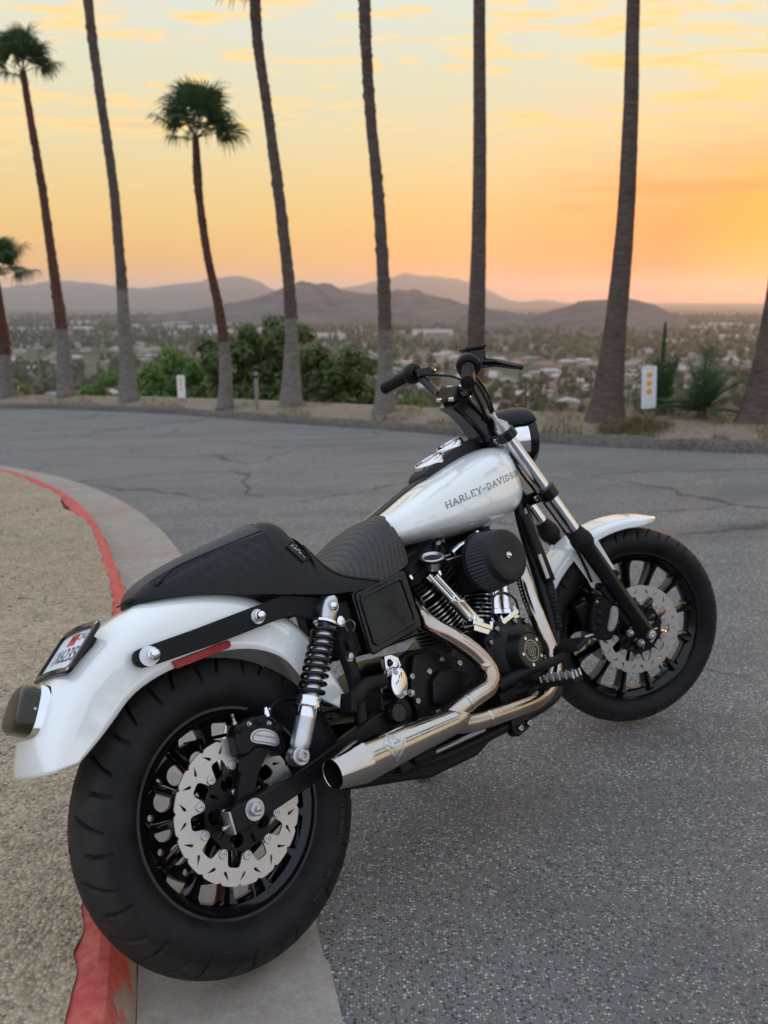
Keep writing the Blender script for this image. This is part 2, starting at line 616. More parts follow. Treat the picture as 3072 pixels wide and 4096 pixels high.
def mk_asphalt():
    t = NT('asphalt')
    v = t.coord('Position')
    big = t.noise(v, .55, 5, .6)
    mid = t.noise(v, 5.0, 4)
    base = t.mix(big, (.148, .139, .128), (.21, .199, .184))
    base = t.mix(t.ramp(mid, [(.35, 0.0), (.75, .5)]), base, (.115, .111, .106))
    # exposed stones of the aggregate
    sc = t.voro(v, 140, out='Color'); sd = t.voro(v, 140)
    sep = t.n('ShaderNodeSeparateColor'); t.link(sc, sep.inputs[0])
    stone = t.ramp(sep.outputs[0], [(.0, (.028, .028, .030)), (.40, (.105, .103, .10)), (.62, (.29, .28, .265)), (1.0, (.62, .59, .545))])
    show = t.math('MULTIPLY', t.ramp(sd, [(.35, 1.0), (.6, 0.0)]), t.ramp(sep.outputs[1], [(.22, 0.0), (.4, 1.0)]))
    c = t.mix(t.math('MULTIPLY', show, .9), base, stone)
    c2 = t.voro(v, 320, out='Color')
    c = t.mix(.3, c, c2, 'SOFT_LIGHT')
    # oil-dark patches and polished wheel bands
    pat = t.ramp(t.noise(t.mapping(v, (.5, 1.6, 1), rot=(0, 0, .6)), 1.1, 5, .6), [(.45, 0.0), (.68, .5)])
    c = t.mix(pat, c, (.092, .088, .084))
    # cracks
    w = t.n('ShaderNodeVectorMath', operation='ADD')
    nz = t.n('ShaderNodeTexNoise'); nz.inputs['Scale'].default_value = 1.6; nz.inputs['Detail'].default_value = 6
    nz.inputs['Roughness'].default_value = .65
    t.link(v, nz.inputs[0])
    sc3 = t.n('ShaderNodeVectorMath', operation='SCALE'); t.link(nz.outputs['Color'], sc3.inputs[0]); sc3.inputs['Scale'].default_value = .75
    t.link(v, w.inputs[0]); t.link(sc3.outputs[0], w.inputs[1])
    flat = t.mapping(w.outputs[0], (1, 1, 0), loc=(.37, .25, 0))
    cd = t.voro(flat, .42, feature='DISTANCE_TO_EDGE')
    crack = t.ramp(cd, [(.0, 1.0), (.004, .9), (.009, 0.0)])
    cmask = t.ramp(t.noise(v, .5, 3), [(.42, 0.0), (.52, 1.0)])
    crack = t.math('MULTIPLY', crack, cmask)
    c = t.mix(t.math('MULTIPLY', crack, .62), c, (.022, .021, .020))
    t.P(base=c, rough=.82, spec=.35)
    hh = t.math('SUBTRACT', t.math('MULTIPLY', show, 1.0), t.math('MULTIPLY', crack, 2.5))
    hh = t.math('ADD', hh, t.math('MULTIPLY', t.noise(v, 420, 2), .6))
    t.P(normal=t.bump(hh, .75, .004))
    return t.m
ASPHALT = mk_asphalt()

def mk_concrete(name, red):
    t = NT(name)
    v = t.coord('Position')
    a = t.noise(v, 3.2, 6, .62); b = t.noise(v, 26, 5, .6)
    c = t.mix(a, (.27, .235, .195), (.42, .375, .325))
    c = t.mix(t.ramp(b, [(.35, 0.0), (.7, .6)]), c, (.22, .19, .16))
    spk = t.voro(v, 170, out='Color')
    c = t.mix(.16, c, spk, 'SOFT_LIGHT')
    stain = t.ramp(t.noise(v, 1.7, 4), [(.5, 0.0), (.66, .55)])
    c = t.mix(stain, c, (.30, .19, .155))
    rough = .85
    if red:
        # worn kerb paint; it flakes off in patches
        wear = t.noise(v, 16, 7, .66)
        att = t.n('ShaderNodeAttribute', attribute_name='paint')
        keep = t.math('ADD', t.math('MULTIPLY', wear, .95), t.math('SUBTRACT', att.outputs['Fac'], .78))
        mask = t.ramp(keep, [(.30, 0.0), (.335, 1.0)])
        old = t.noise(v, 5, 4)
        rc = t.mix(old, (.34, .035, .04), (.60, .12, .10))
        thin = t.ramp(t.noise(v, 40, 4), [(.4, 0.0), (.7, .35)])
        rc = t.mix(thin, rc, (.62, .26, .16))
        c = t.mix(mask, c, rc)
        t.P(normal=t.bump(t.math('ADD', t.math('MULTIPLY', mask, .8), t.math('MULTIPLY', t.noise(v, 120, 4), .5)), .5, .004))
    else:
        t.P(normal=t.bump(t.math('ADD', t.noise(v, 150, 4), t.math('MULTIPLY', t.noise(v, 30, 3), .6)), .45, .005))
    t.P(base=c, rough=rough, spec=.3)
    return t.m
CONC = mk_concrete('concrete', False)
KERBM = mk_concrete('painted_kerb_concrete', True)

def mk_dirt(name, c0, c1, gscale=120, bumpd=.012):
    t = NT(name)
    v = t.coord('Position')
    big = t.noise(v, 1.1, 6, .62); mid = t.noise(v, 9, 6, .65)
    g = t.voro(v, gscale, out='Color'); gd = t.voro(v, gscale)
    sep = t.n('ShaderNodeSeparateColor'); t.link(g, sep.inputs[0])
    c = t.mix(t.ramp(big, [(.3, 0.0), (.7, 1.0)]), c0, c1)
    c = t.mix(t.ramp(mid, [(.42, 0.0), (.7, .6)]), c, tuple(x * .5 for x in c0))
    stone = t.ramp(sep.outputs[0], [(0, tuple(x * .42 for x in c0)), (.55, tuple(x * 1.0 for x in c1)), (1.0, tuple(min(.8, x * 1.55) for x in c1))])
    c = t.mix(t.ramp(gd, [(.15, .8), (.6, .25)]), c, stone)
    hh = t.math('ADD', t.math('MULTIPLY', t.math('SUBTRACT', 1.0, gd), .7), t.math('MULTIPLY', mid, 1.6))
    t.P(base=c, rough=.95, spec=.2, normal=t.bump(hh, .8, bumpd))
    return t.m
DIRT = mk_dirt('gravelly_dirt', (.28, .22, .145), (.43, .35, .24), 105, .013)
VERGE = mk_dirt('verge_dirt', (.20, .155, .11), (.31, .245, .175), 60, .02)

def sheet(name, boundary, mat, step, zf, lift=0.0, near=None, label=None):
    """one ground sheet: boundary loop + interior grid, triangulated"""
    xs = [p[0] for p in boundary]; ys = [p[1] for p in boundary]
    pts = [Vector((p[0], p[1])) for p in boundary]
    n = len(pts)
    edges = [(i, (i + 1) % n) for i in range(n)]
    def grid(x0, x1, y0, y1, st, skip=None):
        nx = int((x1 - x0) / st); ny = int((y1 - y0) / st)
        for i in range(nx + 1):
            for j in range(ny + 1):
                x = x0 + i * st + random.uniform(-.2, .2) * st; y = y0 + j * st + random.uniform(-.2, .2) * st
                if skip and skip[0] < x < skip[1] and skip[2] < y < skip[3]:
                    continue
                pts.append(Vector((x, y)))
    if near:
        grid(*near, step / 5)
        grid(min(xs), max(xs), min(ys), max(ys), step, near)
    else:
        grid(min(xs), max(xs), min(ys), max(ys), step)
    V, E_, F_, *_ = delaunay_2d_cdt(pts, edges, [], 1, 1e-6)
    mb = MB()
    mb.add([(p.x, p.y, zf(p.x, p.y) + lift) for p in V], [tuple(f) for f in F_])
    o = mb.build(name, mat, sharp=60)
    # make sure it faces up
    if o.data.polygons[0].normal.z < 0:
        o.data.flip_normals()
    return tag(o, label, None, None, 'structure')

road_loop = [(p.x, p.y) for p in PAN_EDGE] + [(p.x, p.y) for p in FL]
def road_z(x, y):
    return hgt(x, y) + .004 * noise.noise((x * .9, y * .9, 0)) - .006
sheet('road', road_loop, ASPHALT, 1.0, road_z, 0.0, (-1.2, 2.5, .8, 5.2), 'cracked grey asphalt road curving round the bend')

# near kerb and its gutter
def kerb_profile(line, section, name, mat, paint=None, rough=.004, label=None):
    mb = MB(); rings = []
    pa = []
    for i, p in enumerate(line):
        t = (line[min(i + 1, len(line) - 1)] - line[max(i - 1, 0)]).normalized()
        nrm = Vector((t.y, -t.x))
        base = hgt(p.x, p.y)
        ring = []
        for j, (o, z) in enumerate(section):
            q = p + nrm * o
            jit = rough * noise.noise((q.x * 9, q.y * 9, z * 30 + j))
            ring.append((q.x + nrm.x * jit, q.y + nrm.y * jit, base + z + jit))
            pa.append(paint[j] if paint else 0.0)
        rings.append(ring)
    mb.loft(rings, closed=True, cap=True)
    o = mb.build(name, mat, sharp=30)
    if paint:
        a = o.data.attributes.new('paint', 'FLOAT', 'POINT')
        a.data.foreach_set('value', pa)
    return tag(o, label, None, None, 'structure')
KD = []
for a, b in zip(KL[:-1], KL[1:]):
    m_ = 4 if (a - Vector((-.6, 1.6))).length < 3 else 1
    KD += [a.lerp(b, i / m_) for i in range(m_)]
KD.append(KL[-1])
kerb_profile(KD, [(-.12, -.1), (-.095, .104), (-.06, .115), (-.028, .116), (-.006, .108), (.004, .09), (.022, .045), (.038, .004), (.045, -.1)],
             'kerb', KERBM, [0, .68, .76, .81, .79, .71, .59, .46, 0], label='red painted concrete kerb with flaking paint')
kerb_profile(KD, [(.039, -.06), (.039, .006), (.09, .002), (.25, .001), (PAN_W - .02, .004), (PAN_W + .012, -.001), (PAN_W + .012, -.06)],
             'gutter', CONC, rough=.003, label='stained concrete gutter below the red kerb')
# the dirt island inside the bend
def inner_off(p):
    # how much of the kerb top the dirt leaves bare
    w = .050 + .06 * min(1, max(0, (p.y - 6.6) / .8)) + .022 * math.exp(-((p.y - 1.3) / .55) ** 2) + .09 * math.exp(-((p.y - 6.25) / .45) ** 2)
    return -(w + .014 * noise.noise((p.x * 14, p.y * 14, 7)))
inner = []
for i, p in enumerate(KD):
    t_ = (KD[min(i + 1, len(KD) - 1)] - KD[max(i - 1, 0)]).normalized()
    inner.append(p + Vector((t_.y, -t_.x)) * inner_off(p))
dirt_loop = [(p.x, p.y) for p in inner] + [(-60, 16), (-60, -30), (4, -30)]
def dirt_z(x, y):
    # distance from the kerb: gently mounded, uneven
    d = min((Vector((x, y)) - q).length for q in inner[::5])
    k = min(1, d / .5)
    return hgt(x, y) + .1185 + k * (.022 * noise.noise((x * 2.1, y * 2.1, 3)) + .010 * noise.noise((x * 7, y * 7, 1)) + .02) + min(d, 6) * .012
sheet('dirt_island', dirt_loop, DIRT, 1.5, dirt_z, 0.0, (-3.6, -.3, .9, 7.0), 'sandy gravel ground inside the bend')

# far kerb: low, half buried in dirt
FLO = FL
def far_section(i):
    return None
kerb_profile(FL, [(.02, -.1), (.01, .0), (-.03, .08), (-.07, .105), (-.14, .11), (-.22, .09), (-.22, -.1)], 'far_kerb', mk_dirt('old_kerb_concrete', (.10, .088, .075), (.17, .15, .125), 60, .012),
             rough=.03, label='low weathered kerb along the outside of the bend')

# verge and hillside beyond it, down to the valley floor
VALLEY = -70.0
FAZ = [(math.atan2(p.x, p.y), p.length) for p in FL]
def far_r(az):
    if az <= FAZ[0][0]: return FAZ[0][1]
    for (a0, r0), (a1, r1) in zip(FAZ[:-1], FAZ[1:]):
        if az <= a1: return r0 + (r1 - r0) * (az - a0) / (a1 - a0)
    return FAZ[-1][1]
def hill_z(x, y):
    az = math.atan2(x, y); r = math.hypot(x, y); rk = far_r(az)
    ex, ey = math.sin(az) * rk, math.cos(az) * rk
    d = r - rk
    z0 = hgt(ex, ey) + .085
    if d < 2.2:
        return z0 + .05 * min(1, max(0, d)) - .02 + .05 * noise.noise((x * 1.3, y * 1.3, 5)) * min(1, max(0, d))
    k = d - 2.2
    return max(VALLEY, z0 - .5 * (math.sqrt(k * k + 1) - 1) + .4 * noise.noise((x * .2, y * .2, 2)) * min(1, k / 4))
mb = MB(); rings = []
rows = [.22, .5, .9, 1.4, 2.0, 2.6, 3.4, 4.5, 6, 8.5, 12, 18, 28, 45, 75, 120, 165]
for d in rows:
    ring = []
    for i in range(161):
        az = FAZ[0][0] + (FAZ[-1][0] - FAZ[0][0]) * i / 160
        r = far_r(az) + d
        x, y = math.sin(az) * r, math.cos(az) * r
        ring.append((x, y, hill_z(x, y)))
    rings.append(ring)
mb.loft(rings, closed=False, cap=False)
o = mb.build('hillside', VERGE, sharp=70)
tag(o, 'dry dirt verge and hillside beyond the road', None, None, 'structure')

def mk_valley():
    t = NT('valley_ground')
    v = t.coord('Position')
    a = t.noise(v, .004, 6, .65); b = t.noise(v, .02, 5, .6)
    c = t.mix(t.ramp(a, [(.38, 0.0), (.62, 1.0)]), (.045, .055, .03), (.15, .13, .095))
    c = t.mix(t.ramp(b, [(.45, 0.0), (.62, .8)]), c, (.035, .048, .025))
    t.P(base=c, rough=1.0, spec=.1)
    return t.m
mb = MB()
ring0 = [(120 * math.cos(2 * PI * i / 64), 120 * math.sin(2 * PI * i / 64), VALLEY) for i in range(64)]
rings = []
for r in (130, 600, 2000, 6000, 15500):
    rings.append([(r * math.cos(2 * PI * i / 64), r * math.sin(2 * PI * i / 64), VALLEY - .2) for i in range(64)])
mb.loft(rings, closed=True, cap=False)
tag(mb.build('valley_floor', mk_valley()), 'broad valley floor below the hill', None, None, 'structure')

# ---- hills and mountains: ridges with real depth
def ridge(name, prof, dist, depth, mat, label, seed, rough):
    mb = MB(); rings = []
    a0, a1 = prof[0][0], prof[-1][0]
    nseg = 150
    cols = []
    for i in range(nseg + 1):
        a = a0 + (a1 - a0) * i / nseg
        e = interp(prof, a)[0]
        cols.append((a, e))
    for k in range(25):
        u = k / 24                      # 0 front foot .. .55 crest .. 1 back foot
        ring = []
        for (a, e) in cols:
            crest = CAM_H + e * dist
            d = dist + (u - .55) * depth
            w = (u / .55) if u < .55 else (1 - u) / .45
            w = max(0.0, w)
            prof_h = w ** .8
            z = VALLEY - 2 + (crest - VALLEY + 2) * prof_h
            n_ = .9 - 2.2 * abs(noise.fractal((a * dist * rough, d * rough, seed), 1.0, 2.0, 5))
            z += n_ * (crest - VALLEY) * .30 * w * (1.0 if u < .5 else .2) * (1 - max(0, 1 - abs(u - .55) / .09) * .85)
            edge = min(1, min(i_ for i_ in (a - a0, a1 - a)) / (.06 * (a1 - a0)) + .02)
            z = VALLEY - 2 + (z - VALLEY + 2) * (edge if (a1 - a0) else 1)
            ring.append((a * d, d, z))
        rings.append(ring)
    mb.loft(rings, closed=False, cap=False)
    o = mb.build(name, mat, sharp=180)
    return tag(o, label, None, None, 'structure')
def mk_hill(name, c0, c1, s):
    t = NT(name)
    v = t.coord('Position')
    a = t.noise(v, s, 7, .68)
    c = t.mix(t.ramp(a, [(.38, 0.0), (.62, 1.0)]), c0, c1)
    t.P(base=c, rough=1.0, spec=.05, normal=t.bump(a, .6, 12))
    return t.m
HILLM = mk_hill('dry_hill', (.05, .048, .05), (.115, .10, .092), .012)
MTNM = mk_hill('far_mountain', (.07, .065, .06), (.12, .10, .085), .003)
ridge('hill', [(-.30, -.026), (-.282, -.0235), (-.214, -.0123), (-.172, -.0057), (-.14, .0019), (-.098, .0155), (-.067, .013), (-.036, .0069), (-.005, .0049), (.016, .0089), (.052, .0034), (.094, -.0072), (.12, -.0123), (.15, -.024)],
      2900, 1500, HILLM, 'brown rounded hill in the middle of the valley', 11, .004)
ridge('hill', [(.07, -.028), (.089, -.0184), (.12, -.0123), (.168, -.0184), (.193, -.0123), (.235, -.0022), (.266, -.0022), (.297, -.0062), (.33, -.0184), (.368, -.0348)],
      2300, 1000, HILLM, 'brown hill with a long slope at the end of the valley', 23, .004)
ridge('mountain', [(-1.1, .004), (-.7, .006), (-.483, .0094), (-.431, .0109), (-.399, .0145), (-.373, .0185), (-.326, .0155), (-.275, .0109), (-.238, .015), (-.202, .018), (-.176, .022), (-.15, .021), (-.124, .0094), (-.099, .0019), (-.05, -.004)],
      8200, 3000, MTNM, 'hazy blue mountain range with twin low peaks', 5, .0012)
ridge('mountain', [(-.14, .0), (-.099, .0059), (-.052, .0109), (-.015, .016), (.021, .024), (.062, .021), (.104, .014), (.146, -.0032), (.183, -.0022), (.219, -.0075), (.298, -.009), (.5, -.006), (.9, -.004)],
      9300, 3000, MTNM, 'hazy broad mountain behind the brown hills', 8, .0012)

# ------------------------------------------------------------------ vegetation
def mk_leaf(name, c0, c1, trans=.25):
    t = NT(name)
    oi = t.n('ShaderNodeAttribute', attribute_name='leaf_tone')
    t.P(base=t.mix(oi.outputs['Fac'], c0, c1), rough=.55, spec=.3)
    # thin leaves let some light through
    tb = t.n('ShaderNodeBsdfTranslucent'); t.link(t.mix(oi.outputs['Fac'], c0, c1), tb.inputs[0])
    mx = t.n('ShaderNodeMixShader'); mx.inputs[0].default_value = trans
    t.link(t.b.outputs[0], mx.inputs[1]); t.link(tb.outputs[0], mx.inputs[2])
    out = t.t.nodes['Material Output']; t.link(mx.outputs[0], out.inputs[0])
    return t.m
LEAFG = mk_leaf('leaf_green', (.04, .095, .014), (.15, .26, .045))
LEAFD = mk_leaf('leaf_dark_green', (.03, .052, .012), (.125, .165, .04))
LEAFY = mk_leaf('leaf_yellow_green', (.09, .12, .02), (.20, .22, .05))
FROND = mk_leaf('frond_green', (.03, .06, .025), (.07, .12, .045))
DRYL = mk_leaf('dry_leaf', (.12, .09, .04), (.26, .20, .10))
BARK = simple('bark', (.10, .075, .055), .9, var=.4, vscale=8, bump=.5, bscale=30, bdist=.02)

def set_leaf_tone(o, vals):
    a = o.data.attributes.new('leaf_tone', 'FLOAT', 'FACE')
    a.data.foreach_set('value', vals)

def leaf_cloud(blobs, n, size, rng, lean=.35):
    """leaf-sized faces through the volume of several clumps; returns MB and per-face values"""
    mb = MB(); vals = []
    wts = [b[3] * b[4] * b[5] for b in blobs]
    tot = sum(wts)
    for b, w in zip(blobs, wts):
        cx, cy, cz, rx, ry, rz = b
        k = int(n * w / tot)
        sub = [(rng.gauss(0, 1), rng.gauss(0, 1), rng.gauss(0, 1)) for _ in range(26)]
        sub = [Vector(s).normalized() * rng.uniform(.62, .98) for s in sub]
        for _ in range(k):
            s = rng.choice(sub)
            d = Vector((rng.gauss(0, 1), rng.gauss(0, 1), rng.gauss(0, 1))).normalized()
            q = s + d * .30 * rng.random() ** .4
            p = Vector((cx + q.x * rx, cy + q.y * ry, cz + q.z * rz))
            nrm = (d + Vector((0, 0, .5))).normalized()
            u = nrm.orthogonal().normalized()
            a = rng.uniform(0, 2 * PI)
            u = u * math.cos(a) + nrm.cross(u) * math.sin(a)
            w_ = nrm.cross(u)
            sz = size * rng.uniform(.6, 1.3)
            mb.add([p - u * sz, p + w_ * sz * .45, p + u * sz, p - w_ * sz * .45], [(0, 1, 2, 3)])
            vals.append(min(1, max(0, .45 + .35 * s.z + rng.uniform(-.3, .3))))  # tone gets lighter toward the top of each clump, plus random spread
    return mb, vals

def tree(name, base, blobs, n, size, mat, label, cat, seed, trunk_r=.12, group=None):
    rng = random.Random(seed)
    root = empty(name, base)
    b = Vector(base)
    loc = [(x - b.x, y - b.y, z - b.z, rx, ry, rz) for (x, y, z, rx, ry, rz) in blobs]
    mb, vals = leaf_cloud(loc, n, size, rng)
    o = mb.build('crown', mat, root, flat=True); set_leaf_tone(o, vals)
    t = MB()
    top = max(loc, key=lambda q: q[2])
    fork = Vector((0, 0, max(.3, min(q[2] for q in loc) * .75)))
    t.tube([(0, 0, -.3), (.02, .01, fork.z * .5), fork], [trunk_r * 1.3, trunk_r, trunk_r * .85], 10)
    for q in loc:
        c = Vector(q[:3])
        m = fork.lerp(c, .5) + Vector((rng.uniform(-.1, .1), rng.uniform(-.1, .1), .1))
        t.tube([fork, m, c + Vector((0, 0, q[5] * .4))], [trunk_r * .7, trunk_r * .4, trunk_r * .12], 7)
    t.build('trunk', BARK, root)
    return tag(root, label, cat, group)

hz = hill_z
tree('broadleaf_tree', (-3.3, 24, hz(-3.3, 24)), [(-3.9, 24, -.28, 1.2, 1.1, 1.0), (-2.9, 24.3, -.10, 1.25, 1.1, .98), (-3.3, 23.7, -1.6, 1.7, 1.3, 1.3), (-2.3, 23.8, -1.4, 1.0, 1.0, 1.1), (-4.3, 23.9, -1.7, 1.0, 1.0, 1.2)], 26000, .09, LEAFD,
     'large dark green tree beyond the road, tallest of the clump', 'tree', 1, group=None)
tree('broadleaf_tree', (-.95, 22, hz(-.95, 22)), [(-1.2, 22, -.40, .95, .9, .98), (-.5, 22.1, -.85, .9, .8, .98), (-1.1, 21.8, -1.8, 1.1, 1.0, 1.1), (-.15, 21.9, -1.55, .6, .7, .8)], 19000, .08, LEAFD,
     'dark green tree with stepped crown beside the palm behind the handlebar', 'tree', 2)
tree('broadleaf_tree', (-6.3, 27, hz(-6.3, 27)), [(-6.4, 27, -1.15, 1.1, 1.0, 1.0), (-5.5, 27, -1.35, 1.0, .9, .95), (-6.9, 26.8, -1.9, .9, .9, .8), (-5.2, 26.6, -2.2, 1.2, .9, 1.1)], 18000, .085, LEAFG,
     'bright green bushy tree behind the small white marker sign', 'tree', 3)
tree('broadleaf_tree', (-8.6, 29, hz(-8.6, 29)), [(-8.9, 29, -1.9, 1.3, 1.0, .95), (-7.9, 28.8, -1.75, 1.0, .9, .95), (-9.7, 29, -2.4, .9, .9, .8)], 16000, .09, LEAFG,
     'lower green bushy tree between two palm trunks', 'tree', 4)
tree('broadleaf_tree', (-4.9, 26, hz(-4.9, 26)), [(-5.0, 26, -1.7, .9, .8, .9), (-4.5, 25.8, -1.9, .8, .8, .9), (-5.5, 25.8, -2.3, .9, .8, .8)], 12000, .085, LEAFG,
     'green tree filling the gap behind the bent short palm', 'tree', 14)
tree('broadleaf_tree', (-7.4, 27.5, hz(-7.4, 27.5)), [(-7.6, 27.5, -1.75, .9, .8, .75), (-7.0, 27.4, -1.6, .7, .7, .8), (-8.2, 27.4, -2.2, .9, .8, .7)], 12000, .085, LEAFG,
     'rounded green tree between the tall palm trunk and the white marker sign', 'tree', 15)
tree('shrub', (-11.0, 26, hz(-11, 26)), [(-11.3, 26, -1.6, .8, .7, .55), (-10.4, 26, -1.8, .7, .6, .45)], 3500, .06, LEAFY, 'yellow green shrub at the kerb between two reddish palm trunks', 'shrub', 5, .04)
tree('shrub', (-9.3, 26, hz(-9.3, 26)), [(-9.3, 26, -1.95, .6, .6, .4), (-8.7, 26, -2.05, .5, .5, .35)], 2200, .055, LEAFG, 'small low green shrub beside the gray palm base', 'shrub', 6, .04)
tree('shrub', (.62, 20, hz(.62, 20)), [(.62, 20, -1.02, .3, .3, .27)], 1300, .035, LEAFG, 'round clipped green bush behind the handlebar grip', 'shrub', 7, .03)
tree('shrub', (2.15, 13.2, hz(2.15, 13.2)), [(2.1, 13.2, -.52, .33, .3, .22), (1.6, 13.3, -.62, .3, .3, .18)], 1800, .03, LEAFD, 'low dark bush at the foot of the thick palm trunk', 'shrub', 8, .02)
tree('shrub', (4.45, 12.2, hz(4.45, 12.2)), [(4.5, 12.2, -.33, .35, .3, .2), (4.1, 12.3, -.45, .3, .3, .16)], 1600, .03, LEAFD, 'low dark bush behind the spiky dwarf palms', 'shrub', 9, .02)
# slender cypress
def cypress():
    rng = random.Random(31)
    bz = hz(12.75, 40)
    root = empty('cypress_tree', (12.75, 40, bz))
    H = .22 - bz
    mb = MB(); vals = []
    for _ in range(5200):
        u = rng.random() ** .8
        rad = .27 * (1 - u) ** .6 * min(1, u * 9 + .3)
        a = rng.uniform(0, 2 * PI); rr = rad * rng.uniform(.7, 1.08)
        p = Vector((rr * math.cos(a), rr * math.sin(a), .3 + u * (H - .3)))
        up = Vector((math.cos(a) * .35, math.sin(a) * .35, 1)).normalized() * .16
        sd = Vector((-math.sin(a), math.cos(a), 0)) * .045
        mb.add([p - sd, p + sd, p + up], [(0, 1, 2)]); vals.append(rng.uniform(0, .8))
    o = mb.build('crown', LEAFD, root, flat=True); set_leaf_tone(o, vals)
    MB().cyl((0, 0, -.4), (0, 0, H * .9), .12, .02, 8).build('trunk', BARK, root)
    tag(root, 'slender dark cypress rising behind the three dot sign', 'tree')
cypress()

# spiky dwarf palms
def dwarf_palm(base, h, spread, n, label, seed):
    rng = random.Random(seed)
    root = empty('dwarf_palm', base)
    for i in range(n):
        a = 2 * PI * i / n * 2.4 + rng.uniform(-.2, .2)
        el = rng.uniform(.25, 1.35)
        Ln = h * rng.uniform(.85, 1.2)
        mb = MB(); vals = []
        pts = []
        for k in range(9):
            u = k / 8
            out = spread * (1.3 - el * .75) * u * (1 + .25 * u)
            z = Ln * (math.sin(min(el, 1.2)) * u - .42 * (1.35 - el) * u * u)
            pts.append(Vector((math.cos(a) * out, math.sin(a) * out, .08 + z)))
        mb.tube(pts, [.010 * (1 - .8 * k / 8) for k in range(9)], 5); vals += [.2] * len(mb.f)
        sd = Vector((-math.sin(a), math.cos(a), 0))
        for k in range(2, 9):
            for q in range(2):
                p = pts[k - 1].lerp(pts[k], q / 2)
                dirv = (pts[k] - pts[k - 1]).normalized()
                for s in (-1, 1):
                    tip = p + (sd * s * .85 + dirv * .8 + Vector((0, 0, .25))).normalized() * (.22 * (1 - .35 * k / 8)) * (h / .6)
                    mb.add([p - dirv * .013, p + dirv * .013, tip], [(0, 1, 2)]); vals.append(rng.random())
        o = mb.build('frond', FROND, root, flat=True); set_leaf_tone(o, vals)
    MB().lathe((0, 0, -.1), (0, 0, 1), [(0, .07), (.1, .085), (.2, .05), (.24, 0.005)], 10).build('stem', BARK, root)
    tag(root, label, 'palm', 'dwarf palms on the verge')
dwarf_palm((3.80, 11.8, hz(3.8, 11.8)), .74, .36, 26, 'smaller spiky dwarf palm close behind the three dot sign', 41)
dwarf_palm((4.06, 11.0, hz(4.06, 11.0)), .80, .58, 34, 'wide spiky dwarf palm between the sign and the cut off palm trunk', 42)
# dry tuft by the sign post
def dry_shrub():
    rng = random.Random(9)
    base = (3.02, 10.3, hz(3.02, 10.3))
    root = empty('dry_shrub', base)
    mb = MB(); vals = []
    for _ in range(1500):
        x, y = rng.gauss(0, .20), rng.gauss(0, .13)
        k = max(0.05, 1 - (x / .5) ** 2)
        p = Vector((x, y, -.03))
        L_ = rng.uniform(.08, .22) * k
        tip = p + Vector((rng.gauss(0, .10), rng.gauss(0, .08), L_))
        sd = Vector((rng.uniform(-1, 1), rng.uniform(-1, 1), 0)).normalized() * .006
        mb.add([p - sd, p + sd, tip], [(0, 1, 2)]); vals.append(rng.random())
    o = mb.build('stems', DRYL, root, flat=True); set_leaf_tone(o, vals); o['kind'] = 'stuff'
    mb2, v2 = leaf_cloud([(-.25, 0, .06, .22, .14, .09), (.05, 0, .08, .24, .15, .11), (.3, 0, .05, .2, .13, .08)], 1500, .016, rng)
    o = mb2.build('leaves', mk_leaf('dry_green_leaf', (.07, .075, .03), (.21, .17, .07)), root, flat=True); set_leaf_tone(o, v2); o['kind'] = 'stuff'
    tag(root, 'sprawling dry brown shrub at the foot of the three dot sign', 'shrub')
dry_shrub()
# dry grass on the verge: uncountable
def verge_grass():
    rng = random.Random(12)
    mb = MB(); vals = []
    for _ in range(9000):
        az = rng.uniform(R(-30), R(32)); d = .25 + rng.random() ** 2 * 2.2
        if noise.noise((az * 22, d * .8, 4)) < .02: continue
        r = far_r(az) + d
        x, y = math.sin(az) * r, math.cos(az) * r
        p = Vector((x, y, hz(x, y) - .01))
        L_ = rng.uniform(.03, .12)
        sd = Vector((rng.uniform(-1, 1), rng.uniform(-1, 1), 0)).normalized() * .007
        mb.add([p - sd, p + sd, p + Vector((rng.gauss(0, .03), rng.gauss(0, .03), L_))], [(0, 1, 2)]); vals.append(rng.random())
    o = mb.build('verge_grass', mk_leaf('dry_grass', (.11, .10, .04), (.24, .20, .09)), None, flat=True); set_leaf_tone(o, vals)
    tag(o, 'short dry grass along the far verge', 'grass', None, 'stuff')
verge_grass()
# loose stones on the dirt
def pebbles():
    rng = random.Random(15)
    mb = MB()
    for _ in range(5200):
        y = 1.05 + rng.random() ** 1.6 * 5.5
        t_ = rng.random()
        i = min(range(len(inner)), key=lambda k: abs(inner[k].y - y))
        x = inner[i].x - .03 - t_ * (1.6 + y * .25)
        s = rng.uniform(.0018, .0050) * (1 + .25 * y)
        z = dirt_fast(x, y)
        a = rng.uniform(0, PI)
        u = Vector((math.cos(a), math.sin(a), 0)) * s * rng.uniform(.8, 1.5); w = Vector((-math.sin(a), math.cos(a), 0)) * s
        p = Vector((x, y, z))
        hh = Vector((0, 0, s * rng.uniform(.5, .9)))
        mb.add([p - u, p - w, p + u, p + w, p + hh, p - hh], [(0, 1, 4), (1, 2, 4), (2, 3, 4), (3, 0, 4), (1, 0, 5), (2, 1, 5), (3, 2, 5), (0, 3, 5)])
    t = NT('pebble')
    v = t.coord('Position')
    t.P(base=t.ramp(t.noise(v, 90, 2), [(.3, (.10, .09, .075)), (.5, (.26, .235, .19)), (.75, (.42, .39, .33))]), rough=.9)
    tag(mb.build('loose_gravel', t.m, None, flat=True), 'small loose stones on the dirt', 'gravel', None, 'stuff')
def dirt_fast(x, y):
    d = min((Vector((x, y)) - q).length for q in inner[::5])
    k = min(1, d / .5)
    return hgt(x, y) + .1185 + k * (.022 * noise.noise((x * 2.1, y * 2.1, 3)) + .010 * noise.noise((x * 7, y * 7, 1)) + .02) + min(d, 6) * .012
pebbles()

